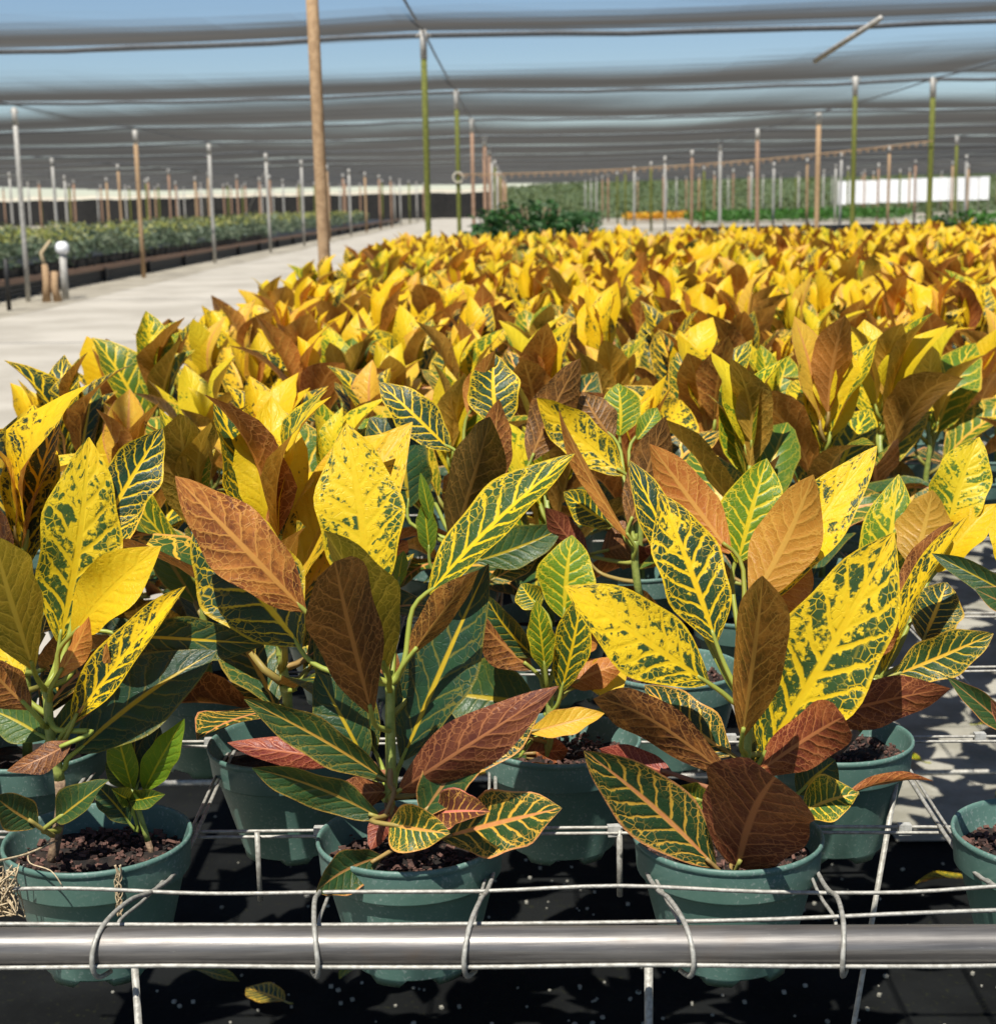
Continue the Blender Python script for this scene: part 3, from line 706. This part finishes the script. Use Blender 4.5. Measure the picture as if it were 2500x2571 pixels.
# ------------------------------------------------------------------ the massed plants
cells = []
NR = 44
for row in range(NR):
    y = ROW0 + row * DR
    for ci in range(-8, 44):
        if (ci + row) % 2: continue
        if (ci, row) in used: continue
        x = cx(ci)
        if x < -.97 or (x < -.7 and abs(y - 7.69) < .15): continue
        if x > .325 * y + .30: continue
        if x < -.325 * y - .32: continue
        cells.append((y + SB * x, x, ci, row))
gaps = {(5, 1), (4, 2), (5, 3), (6, 4), (8, 6), (9, 7), (10, 8)}
cells = [c for c in cells if (c[2], c[3]) not in gaps]
cells.sort()
near = cells[:288]; far = cells[288:]
def leaf_layout(r, fy, fx=0):
    """leaf list for one croton: (height, azimuth, elevation, length, y, red, g)"""
    out = []; n = r.randint(12, 14); a0 = r.uniform(0, 6.28); hs = r.uniform(.13, .21)
    tone = r.gauss(0, .14); grn = fy < 3.3 and fx > -.22; gg = r.choice([.05, .15, .5, .7, .9]) if grn else r.choice([.02, .05, .1, .3, .7])
    for i in range(n):
        t = i / (n - 1)                       # 0 lowest, 1 top
        az = a0 + i * 2.4 + r.uniform(-.3, .3)
        el = -4 + 86 * t ** .48 + r.uniform(-10, 10)
        ln = (.93 if fy > 1.8 else 1) * (.145 + .09 * math.sin(math.pi * min(1, t * .78 + .18))) * r.uniform(.85, 1.12) * (1 if t < .93 else .75)
        hgt = .02 + hs * t
        if grn: yy = .18 + .64 * t + tone
        elif fy < 4: yy = .20 + .62 * t + tone
        else: yy = .25 + .80 * t + tone
        yy = min(1.0, max(0, yy + r.uniform(-.26, .26)))
        red = max(0, r.gauss(.45, .35)) * (1 - t) ** 1.2 if t < .6 else (r.random() < .08) * .6
        if math.sin(az + math.pi / 2) < -.35 and t > .35 and r.random() < .62: az += math.pi * r.uniform(.6, 1.0)
        out.append((hgt, az, R(min(82, el)), ln, yy, min(1, red), min(1, max(0, gg + r.uniform(-.12, .12)) * (.4 + .6 * t))))
    if fy < 2.5:                              # old dark leaves low on the plants of the first rows
        for i in range(4):
            out.append((.015 + .02 * i, a0 + i * 1.6 + r.uniform(-.3, .3), R(r.uniform(-4, 28)), r.uniform(.17, .22), max(0, r.gauss(.06, .06)), max(0, min(.7, r.gauss(.25, .25))), r.uniform(0, .12)))
    return out
GL = 'crotons massed on the wire bench'; ORD = 'first second third fourth fifth sixth seventh eighth ninth tenth eleventh twelfth'.split()
allc = [(0, cx(c), c, w) for c, w in used] + cells
ST_ME = None
mb = MB(); mb.tube([(0, 0, -.03), (.004, .002, .05), (-.002, .003, .10), (.002, -.002, .17)], [.006, .0055, .005, .004], 6); ST_ME = mb.mesh('stem', M['stem'], True)
for (y, x, ci, row) in near:
    r = random.Random(ci * 991 + row * 77)
    jx, jy = r.uniform(-.008, .008), r.uniform(-.006, .006)
    front = y < 2.3
    lay = leaf_layout(r, y, x); ym_ = sum(q[4] for q in lay) / len(lay)
    look = 'mostly yellow' if ym_ > .62 else 'yellow and green' if ym_ > .45 else 'dark green and bronze'
    if row <= 5:
        nth = 1 + sum(1 for q in allc if q[3] == row and q[1] < x - .01)
        lab = '%s croton in %s row behind pipe, %s pot from road' % (look, ORD[row], ORD[nth - 1])
    else: lab = 'potted croton massed in the crowded rows beyond the sixth row behind the pipe'
    p = make_base(x + jx, y + jy, lab, GL, 1 if front else 0)
    st = obj('stem', ST_ME, p); st.rotation_euler = (0, 0, r.uniform(0, 6))
    sc = r.uniform(.92, 1.1)
    if y < 1.5: sc *= .92
    for (h, az, el, ln, yy, red, g) in lay:
        o = obj('leaf', r.choice(BL_ME), p)
        Mx = Matrix.Rotation(az, 3, 'Z') @ Matrix.Rotation(el, 3, 'X') @ Matrix.Rotation(r.uniform(-.55, .55), 3, 'Y')
        o.location = (0, 0, h * sc); o.rotation_euler = Mx.to_euler()
        w = ln * sc * r.uniform(.92, 1.15); o.scale = (w, ln * sc, ln * sc)
        o.color = (yy, red, r.random(), g)
# everything farther along the bench reads as one carpet of leaves
V = []; UV = []; FC = []; CL = []; off = 0
for (y, x, ci, row) in far:
    r = random.Random(ci * 991 + row * 77)
    for (h, az, el, ln, yy, red, g) in leaf_layout(r, y, x):
        if h < .05: continue
        bv, buv, bf = r.choice(BL_LOW)
        Mx = np.array(Matrix.Rotation(az, 3, 'Z') @ Matrix.Rotation(el, 3, 'X') @ Matrix.Rotation(r.uniform(-.55, .55), 3, 'Y'))
        s = ln * 1.04; q = (bv * np.array([s * r.uniform(.92, 1.15), s, s])) @ Mx.T + np.array([x + r.uniform(-.01, .01), y + r.uniform(-.01, .01), RZ + h * 1.03])
        V.append(q); UV += buv; FC += [tuple(i + off for i in f) for f in bf]; off += len(bv)
        CL.append(np.tile([min(1, yy + .08), red, r.random(), g], (len(bv), 1)))
V = np.concatenate(V); CL = np.concatenate(CL)
me = mesh_of('croton_carpet', V.tolist(), FC, M['leaf_mass'], True, UV)
ca = me.color_attributes.new('leafp', 'FLOAT_COLOR', 'POINT'); ca.data.foreach_set('color', CL.astype(np.float32).ravel())
tag(obj('croton_carpet', me), 'distant carpet of yellow and orange croton foliage at the far end of the bench', 'crotons', None, 'stuff')
mb = MB()
for (y, x, ci, row) in far:
    mb.lathe([(.058, -.118), (.079, -.034), (.086, -.03), (.086, 0), (.08, 0), (.078, -.025), (0, -.025)], 7, (x, y, RZ))
tag(obj('distant_pots', mb.mesh('distant_pots', M['pot'], False)), 'distant green plastic pots under the far carpet of croton foliage', 'pots', None, 'stuff')

# ------------------------------------------------------------------ wire bench
WZ = RZ - .031
bench = empty('wire_bench', (0, 0, 0)); tag(bench, 'galvanised wire grid bench on steel pipe holding the croton pots', 'bench')
PYc, PZc, PR = 1.172, CAMZ - .580, .0162
def bx_(x, y, z): return (x, y + SB * x, z)
mb = MB(); mb.tube([bx_(-1.05 + .1 * i, PYc, PZc) for i in range(0, 50)], PR, 20); obj('front_pipe', mb.mesh('front_pipe', M['pipe'], True), bench)
def wire(pts, r=.0019, name='wire', sub=4, n=6):
    mb = MB(); mb.tube(smooth_path([bx_(*p) for p in pts], sub), r, n); return obj(name, mb.mesh(name, M['wire'], True), bench)
xs = [-1.0 + .12 * i for i in range(30)]
wire([(x, 1.290, CAMZ - .586 + .003 * math.sin(x * 14 + 1) + .002 * math.sin(x * 31)) for x in xs])
wire([(x, 1.208, CAMZ - .5775 + .001 * math.sin(x * 9) + (.05 * min(.25, max(0, x - .16)))) for x in xs])
wire([(x, PYc - .0165, PZc - .0085 + .001 * math.sin(x * 17)) for x in xs], .0019)
for r_ in range(0, 14):
    for sgn in (-1, 1):
        if sgn < 0: continue
        y = ROW0 + DR * r_ + sgn * .0885
        for q in ((0, -.0045) if r_ < 4 else (0,)):
            wire([(-.95 + .3 * i, y + q * .8, WZ + q + .0015 * math.sin(i * 1.9 + r_ + sgn)) for i in range(14)], .0018, sub=2)
# hooked cross wires
for k in range(-6, 9):
    X = XB + CELL * k
    for q, rr in ((0, .0021), (.0065, .0016)):
        s = 1 if k % 2 else -1
        xo = X + q * s
        pts = [(xo, 5.2, WZ + .004)]
        for r_ in range(8, 0, -1): pts.append((xo + .002 * math.sin(r_ * 2 + k), ROW0 + DR * r_, WZ + .004))
        pts.append((xo - .004 * s, 1.40, WZ + .003))
        if q == 0:
            pts += [(xo, 1.300, WZ + .018), (xo + .004 * s, 1.235, PZc + .012), (xo + .010 * s, PYc + .010, PZc + .0192), (xo + .014 * s, PYc - .015, PZc + .0125), (xo + .016 * s, PYc - .0215, PZc - .004), (xo + .014 * s, PYc - .014, PZc - .0185), (xo + .008 * s, PYc + .002, PZc - .0215)]
        else:
            pts += [(xo, 1.296, WZ + .013), (xo + .003 * s, 1.216, CAMZ - .5775), (xo + .004 * s, 1.206, CAMZ - .588)]
        wire(pts, rr, 'hook_wire' if q == 0 else 'wire')
cm = MB(); cm.box((0, 0, 0), (.0125, .0085, .0105)); clip_me = cm.mesh('clip', M['clip'])
for r_ in range(0, 4):
    y = ROW0 + DR * r_ + .0885
    for k in range(-5, 10):
        for dxx in ((-.062, .062) if (k + r_) % 2 else (.045,)):
            c = obj('clip', clip_me, bench); xx = XB + CELL * (k + .5) + dxx + rng.uniform(-.01, .01); c.location = (xx, y + SB * xx, WZ - .002); c.rotation_euler = (0, 0, rng.uniform(-.08, .08))
def rod(px, py, Y, z0=0.012, r=.0042, dx=0):
    p = at(px, py, Y); mb = MB(); mb.tube([(p.x + dx, Y, z0), (p.x + dx * .5, Y, (z0 + p.z) / 2), (p.x, Y, p.z)], r, 8); obj('leg_rod', mb.mesh('leg_rod', M['wire'], True), bench)
rod(1628, 2330, 1.222, r=.0036); rod(336, 2400, 1.26, r=.0032); rod(1555, 2085, 1.474, WZ - .07, .003); rod(645, 2090, 1.474, WZ - .07, .0026); rod(2250, 1960, 1.6, r=.003, dx=-.12)
for x in (-.9, 1.6, 3.2):                                  # pipe trestles
    mb = MB(); mb.tube([(x, 1.62, .012), (x, 1.62, WZ - .02)], .02, 10); mb.tube([(x, 1.62, WZ - .022), (x, 12.9, WZ - .022)], .014, 8); mb.tube([(x, 12.4, .012), (x, 12.4, WZ - .02)], .02, 10)
    obj('trestle', mb.mesh('trestle', M['pipe'], True), bench)
for z, y in ((.30, 1.9), (.30, 3.2)):
    mb = MB(); mb.tube([(-1.0, y, z), (3.5, y, z)], .006, 8); obj('lower_rail', mb.mesh('lower_rail', M['wire'], True), bench)

# dried roots on the left pot
def root(name, paths, label, r=.0006):
    mb = MB()
    for q in paths: mb.tube(smooth_path(q, 4), r, 5)
    tag(obj(name, mb.mesh(name, M['root'], True)), label, 'roots')
yl = ROW0 - .088 + .01
def jit(pts, a): return [p + Vector((rng.uniform(-a, a), rng.uniform(-a, a) * .3, 0)) for p in pts]
z0 = at(*P6(625, 1000), yl + .006); z1 = at(*P6(635, 1270), yl + .012)
root('dried_roots', [jit([z0.lerp(z1, t / 7) for t in range(8)], .0035) for _ in range(7)], 'tangle of pale dried roots hanging over the rim of the pot with bare soil')
pa = at(*P6(150, 930), ROW0 - .05); pb = at(*P6(330, 1110), ROW0 - .092)
root('dried_root', [[pa, at(*P6(160, 990), ROW0 - .07), at(*P6(270, 1030), ROW0 - .09), pb]], 'single thin pale root curling over the rim of the pot with bare soil')
pa = at(*P6(-20, 980), ROW0 - .10); pb = at(*P6(300, 870), ROW0 - .01)
root('dry_stalk', [[pa, pa.lerp(pb, .5) + Vector((0, 0, -.003)), pb]], 'long straw coloured stalk lying across the bare soil to the pot rim', .0011)
c0 = at(*P6(10, 1170), 1.30)
root('dried_root_clump', [[c0 + Vector((rng.uniform(-.016, .016), rng.uniform(-.01, .01), rng.uniform(-.02, .03))) for _ in range(5)] for _ in range(24)], 'bristly straw coloured root clump caught on the wire beside the pot with bare soil')

# litter on the mat under the bench
V = []; Fc = []; UVs = []
for i in range(26):
    v, uv, f = rng.choice(BL); s = rng.uniform(.10, .17)
    x, y = rng.uniform(-.8, 1.5), rng.uniform(1.9, 4.6)
    me = BL_ME[rng.randrange(12)]
    o = obj('fallen_leaf', me); o.location = (x, y, .045 + rng.uniform(0, .01)); o.scale = (s, s, s * .5); o.rotation_euler = (rng.uniform(-.15, .15), rng.uniform(-.2, .2), rng.uniform(0, 6.28))
    o.color = (rng.choice([.1, .2, .45]), rng.uniform(0, .4), rng.random(), rng.uniform(0, .7))
    tag(o, 'fallen croton leaf lying on the dark weed mat under the bench', 'leaf', 'fallen leaves under the bench')
mb = MB()
for i in range(900):
    x, y = rng.gauss(rng.choice([-.5, .05, .35, .6, 1.2]), .22), rng.gauss(rng.choice([2.0, 2.4, 2.9, 3.6]), .3); s = rng.choice([.003, .004, .005, .007])
    mb.box((x, y, .014 + s * .4), (s, s * rng.uniform(.6, 1.2), s * .7), Matrix.Rotation(rng.uniform(0, 3), 3, 'Z'))
o = obj('spilled_grit', mb.mesh('spilled_grit', M['slab'])); tag(o, 'pale grit and perlite spilled on the weed mat under the bench', 'grit', None, 'stuff')

# ------------------------------------------------------------------ background plants
def blade_cloud(name, n, fn, mat, parent=None, size=(.10, .20), wr=.4, up=.5):
    v = []; f = []
    for i in range(n):
        c = Vector(fn()); L = rng.uniform(*size); az = rng.uniform(0, 6.28); el = rng.uniform(-.3, 1.2) * up + (1 - up) * .1
        e = Vector((math.cos(az) * math.cos(el), math.sin(az) * math.cos(el), math.sin(el))); sd = e.cross(Vector((rng.gauss(0, .4), rng.gauss(0, .4), 1))).normalized() * L * wr * .5
        nn = sd.cross(e).normalized() * L * .10; k = len(v)
        v += [c, c + e * L * .5 + sd + nn, c + e * L * .5 - nn * .3, c + e * L * .5 - sd + nn, c + e * L - nn]
        f += [(k, k + 1, k + 2), (k, k + 2, k + 3), (k + 1, k + 4, k + 2), (k + 2, k + 4, k + 3)]
    return obj(name, mesh_of(name, v, f, mat, False), parent)
# dark broad-leaved shrubs past the end of the croton bench
for i, (x, y, h) in enumerate([(-.45, 12.6, 1.18), (.10, 12.9, 1.25), (.55, 12.7, 1.22), (-.35, 14.2, 1.45), (.30, 14.5, 1.52), (.95, 14.3, 1.30), (-.15, 16.0, 1.55), (.55, 16.3, 1.50)]):
    y *= K; p = empty('leafy_shrub', (x, y, 0)); tag(p, 'dark green broad-leaved potted shrub in the clump beyond the croton bench', 'shrub', 'dark shrubs beyond the bench')
    mb = MB(); mb.lathe([(0, .012), (.13, .012), (.17, .30), (.18, .30), (.175, .32), (.15, .28), (0, .28)], 14); obj('pot', mb.mesh('pot', M['black'], True), p)
    mb = MB()
    for k in range(5):
        a = k * 1.26 + i; mb.tube([(0, 0, .28), (.10 * math.cos(a), .10 * math.sin(a), .28 + h * .35), (.24 * math.cos(a), .24 * math.sin(a), h * .92)], [.018, .013, .006], 6)
    obj('branches', mb.mesh('branches', M['wood_stem'], True), p)
    def fn():
        while True:
            q = Vector((rng.uniform(-1, 1), rng.uniform(-1, 1), rng.uniform(-1, 1)))
            if .25 < q.length < 1: break
        return (q.x * .42, q.y * .42, .42 + (h - .42) * .5 * (1 + q.z) * .92)
    blade_cloud('foliage', 420, fn, M['fol_dark'], p, (.13, .24), .42, .6)
# grey green bed across the road on the left
bed = empty('long_plant_bench', (-8.7, 14*K, 0)); tag(bed, 'long black bench of grey green foliage plants across the sandy road', 'bench')
mb = MB(); mb.box((-3.2, 46, .30), (6.2, 100, .04)); obj('bench_deck', mb.mesh('bench_deck', M['black']), bed)
mb = MB(); mb.box((.02, 46, .30), (.06, 100, .10)); obj('sunlit_edge_board', mb.mesh('sunlit_edge_board', M['brown_post']), bed)  # sunlit bench edge, painted paler than the black boards
for i in range(3):
    mb = MB(); mb.box((-.01, 46, .07 + .075 * i), (.04, 100, .055)); obj('side_board', mb.mesh('side_board', M['black']), bed)
for i in range(24):
    mb = MB() if i == 0 else mb
    if i == 0: mb.box((0, 0, .14), (.09, .09, .28)); lg = mb.mesh('leg', M['black'])
    o = obj('leg', lg, bed); o.location = (.055, -3 + 4.1 * i, 0)
mbt = MB(); mbt.lathe([(0, .32), (.10, .32), (.13, .52), (.14, .52), (.12, .50), (0, .50)], 8); tray = mbt.mesh('black_pot', M['black'])
for i in range(56):
    o = obj('nursery_pot', tray); o.location = (-8.86, 22.5 + i * .62, 0); tag(o, 'black nursery pot along the front of the long bench across the road', 'pot', 'black pots along the long bench')
def bedpt(zlo, zhi):
    def fn():
        y = 21 + 75 * rng.random() ** 1.4; x = -8.75 - 6 * rng.random() ** 1.6
        return (x + rng.gauss(0, .04), y, rng.uniform(zlo, zhi) + .06 * math.sin(y * 1.3) + .05 * math.sin(x * 3 + y))
    return fn
tag(blade_cloud('foliage_plants', 15000, bedpt(.48, .92), M['fol_grey'], None, (.16, .32), .30, .9), 'massed grey green foliage of the plants on the long bench', 'foliage', None, 'stuff')
tag(blade_cloud('lime_foliage', 5000, bedpt(.90, 1.02), M['fol_lime'], None, (.10, .20), .30, .8), 'yellow green growing tips along the top of the grey green plants', 'foliage', None, 'stuff')
# far bed, bank, flowers
def boxpt(x0, x1, y0, y1, z0, z1):
    return lambda: (rng.uniform(x0, x1), rng.uniform(y0, y1), rng.uniform(z0, z1))
v = []; f = []; NXb = 60
prof = [(72, 0), (80, .55), (88, 1.25), (98, 2.6), (112, 4.0), (170, 3.8)]
for (y, z) in prof:
    y *= K
    for i in range(NXb + 1):
        x = -2.5 + 92 * i / NXb; e = min(1, max(0, (x + 2.5) / 16)); v.append((x, y, z * (.72 + .28 * e) + .08 * math.sin(x * .7 + y) - .03))
for j in range(len(prof) - 1):
    for i in range(NXb):
        a = j * (NXb + 1) + i; f.append((a, a + 1, a + NXb + 2, a + NXb + 1))
o = obj('bank', mesh_of('bank', v, f, M['fol_bank'], True)); o['kind'] = 'structure'
def bankpt():
    y = 73 + 42 * rng.random(); x = -2 + 66 * rng.random(); e = min(1, max(0, (x + 2.5) / 16))
    z = float(np.interp(y, [q[0] for q in prof], [q[1] for q in prof])) * (.72 + .28 * e)
    y *= K; return (x, y, z + .08 * math.sin(x * .7 + y))
tag(blade_cloud('bank_scrub', 16000, bankpt, M['fol_bank'], None, (.25, .55), .45, .9), 'pale green scrub growing over the low bank behind the posts', 'scrub', None, 'stuff')
tag(blade_cloud('flower_bed', 2500, boxpt(7.2, 13.2, 60*K, 63*K, .12, .50), M['fol_flower'], None, (.14, .30), .5, .8), 'far strip of yellow and orange crotons below the green bank', 'flower bed', None, 'stuff')
tag(blade_cloud('green_bed', 6000, boxpt(10.0, 21.5, 50.5*K, 56*K, .15, .62), M['fol_green'], None, (.18, .36), .4, .9), 'bright green bed of low plants below the white curtain', 'plants', None, 'stuff')
tag(blade_cloud('low_hedge', 1500, boxpt(1.6, 4.8, 52*K, 56*K, .05, .7), M['fol_dark'], None, (.18, .34), .4, .9), 'low dark green bed of plants behind the dark shrubs', 'plants', None, 'stuff')
for i, (x, y) in enumerate([(10.2, 22.5), (10.8, 22.0), (11.6, 22.8)]):
    y *= K; p = empty('bushy_plant', (x, y, 0)); tag(p, 'blue green bushy potted plant beyond the bench near the weed mat', 'shrub', 'blue green bushes by the weed mat')
    mb = MB(); mb.lathe([(0, .02), (.12, .02), (.16, .28), (.15, .28), (0, .26)], 12); obj('pot', mb.mesh('pot', M['black'], True), p)
    blade_cloud('foliage', 300, lambda: (rng.gauss(0, .22), rng.gauss(0, .22), rng.uniform(.3, .95)), M['fol_green'] if i else M['fol_dark'], p, (.14, .26), .4, .9)
# white pleated curtain
pc = empty('white_curtain', (0, 0, 0)); tag(pc, 'long white pleated sheet wall standing on the far green bank', 'sheet wall')
a = at(2104, 512, 70*K); b_ = at(2482, 500, 70*K); ztop = a.z + 2.02
n = 15; mbp = MB(); wdt = (b_.x - a.x) / n; vs = []; fs = []
for i in range(9):
    xx = wdt * .97 * i / 8; yy = .10 * math.sin(i * math.pi * .75)
    vs += [(xx, yy, 0), (xx, yy, 1.70)]
for i in range(8): fs.append((2 * i, 2 * i + 2, 2 * i + 3, 2 * i + 1))
pm = mesh_of('panel', vs, fs, M['white'], True)
for i in range(n):
    o = obj('panel', pm, pc); o.location = (a.x + wdt * i, 70*K + rng.uniform(-.05, .05), a.z + (b_.z - a.z) * i / n + rng.uniform(-.03, .03)); o.rotation_euler = (0, 0, rng.uniform(-.06, .06))
for i in range(n + 1):
    mb = MB(); mb.tube([(a.x + wdt * i, 70*K + .12, 0), (a.x + wdt * i, 70*K + .12, a.z + 1.75)], .04, 8); obj('upright', mb.mesh('upright', M['grey_post'], True), pc)
# black sheet put in for deep shade behind the left beds; cream roof hem above
sc_ = empty('shadow_backing', (0, 0, 0)); tag(sc_, 'black sheet standing in for the deep shade past the far rows', 'shadow backing')
v = []; f = []
for i in range(81):
    x = -62 + 60.5 * i / 80; yy = 88*K + .25 * math.sin(i * 1.3); zt = 2.36 + .05 * math.sin(i * .9)
    v += [(x, yy, 0), (x, yy, zt)]
for i in range(80): f.append((2 * i, 2 * i + 2, 2 * i + 3, 2 * i + 1))
obj('net', mesh_of('net', v, f, M['shadow_black'], True), sc_)  # plain dark sheet in place of shaded depth
v = []; f = []
for i in range(161):
    x = -62 + 60.5 * i / 160; yy = 86.3*K + .08 * math.sin(i * 1.3); zt = 2.62 + .05 * math.sin(i * .45) + .03 * math.sin(i * 1.7)
    v += [(x, yy - .1, zt - .26 - .03 * math.sin(i * 2.1)), (x, yy - .02, zt - .15), (x, yy, zt)]
for i in range(160):
    f += [(3 * i, 3 * i + 3, 3 * i + 4, 3 * i + 1), (3 * i + 1, 3 * i + 4, 3 * i + 5, 3 * i + 2)]
tag(obj('net_hem', mesh_of('net_hem', v, f, M['cream'], True)), 'wavy cream hem of cloth hanging along the far edge of the roof', 'hem')
# white capped standpipe, tan stakes, black riser beside the road
sp = at(163, 722, 15.6*K); p = empty('standpipe', (sp.x, sp.y, 0)); tag(p, 'grey standpipe with round white cap at the road edge', 'standpipe')
mb = MB(); mb.tube([(0, 0, 0), (0, 0, .78)], .06, 14); obj('pipe', mb.mesh('pipe', M['grey_post'], True), p)
mb = MB(); mb.lathe([(0, .97), (.05, .965), (.09, .94), (.115, .88), (.105, .80), (.07, .76)], 16); obj('cap', mb.mesh('cap', M['white'], True), p)
sp = at(115, 728, 15.2*K); p = empty('wooden_stake', (sp.x, sp.y, 0)); tag(p, 'pair of short tan wooden stakes beside the white-capped standpipe', 'stake')
for dx, h, tl in ((0, .62, .04), (.19, .50, -.08)):
    mb = MB(); mb.tube([(dx, 0, 0), (dx + tl * .5, 0, h * .5), (dx + tl * .3, 0, h)], [.075, .06, .05], 9); obj('stake', mb.mesh('stake', M['tan_post'], True), p)
mb = MB(); mb.tube([(.02, .02, .55), (-.05, .05, .80), (.12, .03, 1.0)], [.035, .03, .02], 7); obj('dry_stub', mb.mesh('dry_stub', M['root'], True), p)
sp = at(22, 760, 14.0*K); mb = MB(); mb.tube([(sp.x, sp.y, 0), (sp.x, sp.y, .5), (sp.x, sp.y, .78)], .035, 10); tag(obj('riser_pipe', mb.mesh('riser_pipe', M['black'], True)), 'short black riser pipe at the edge of the sandy road', 'pipe')
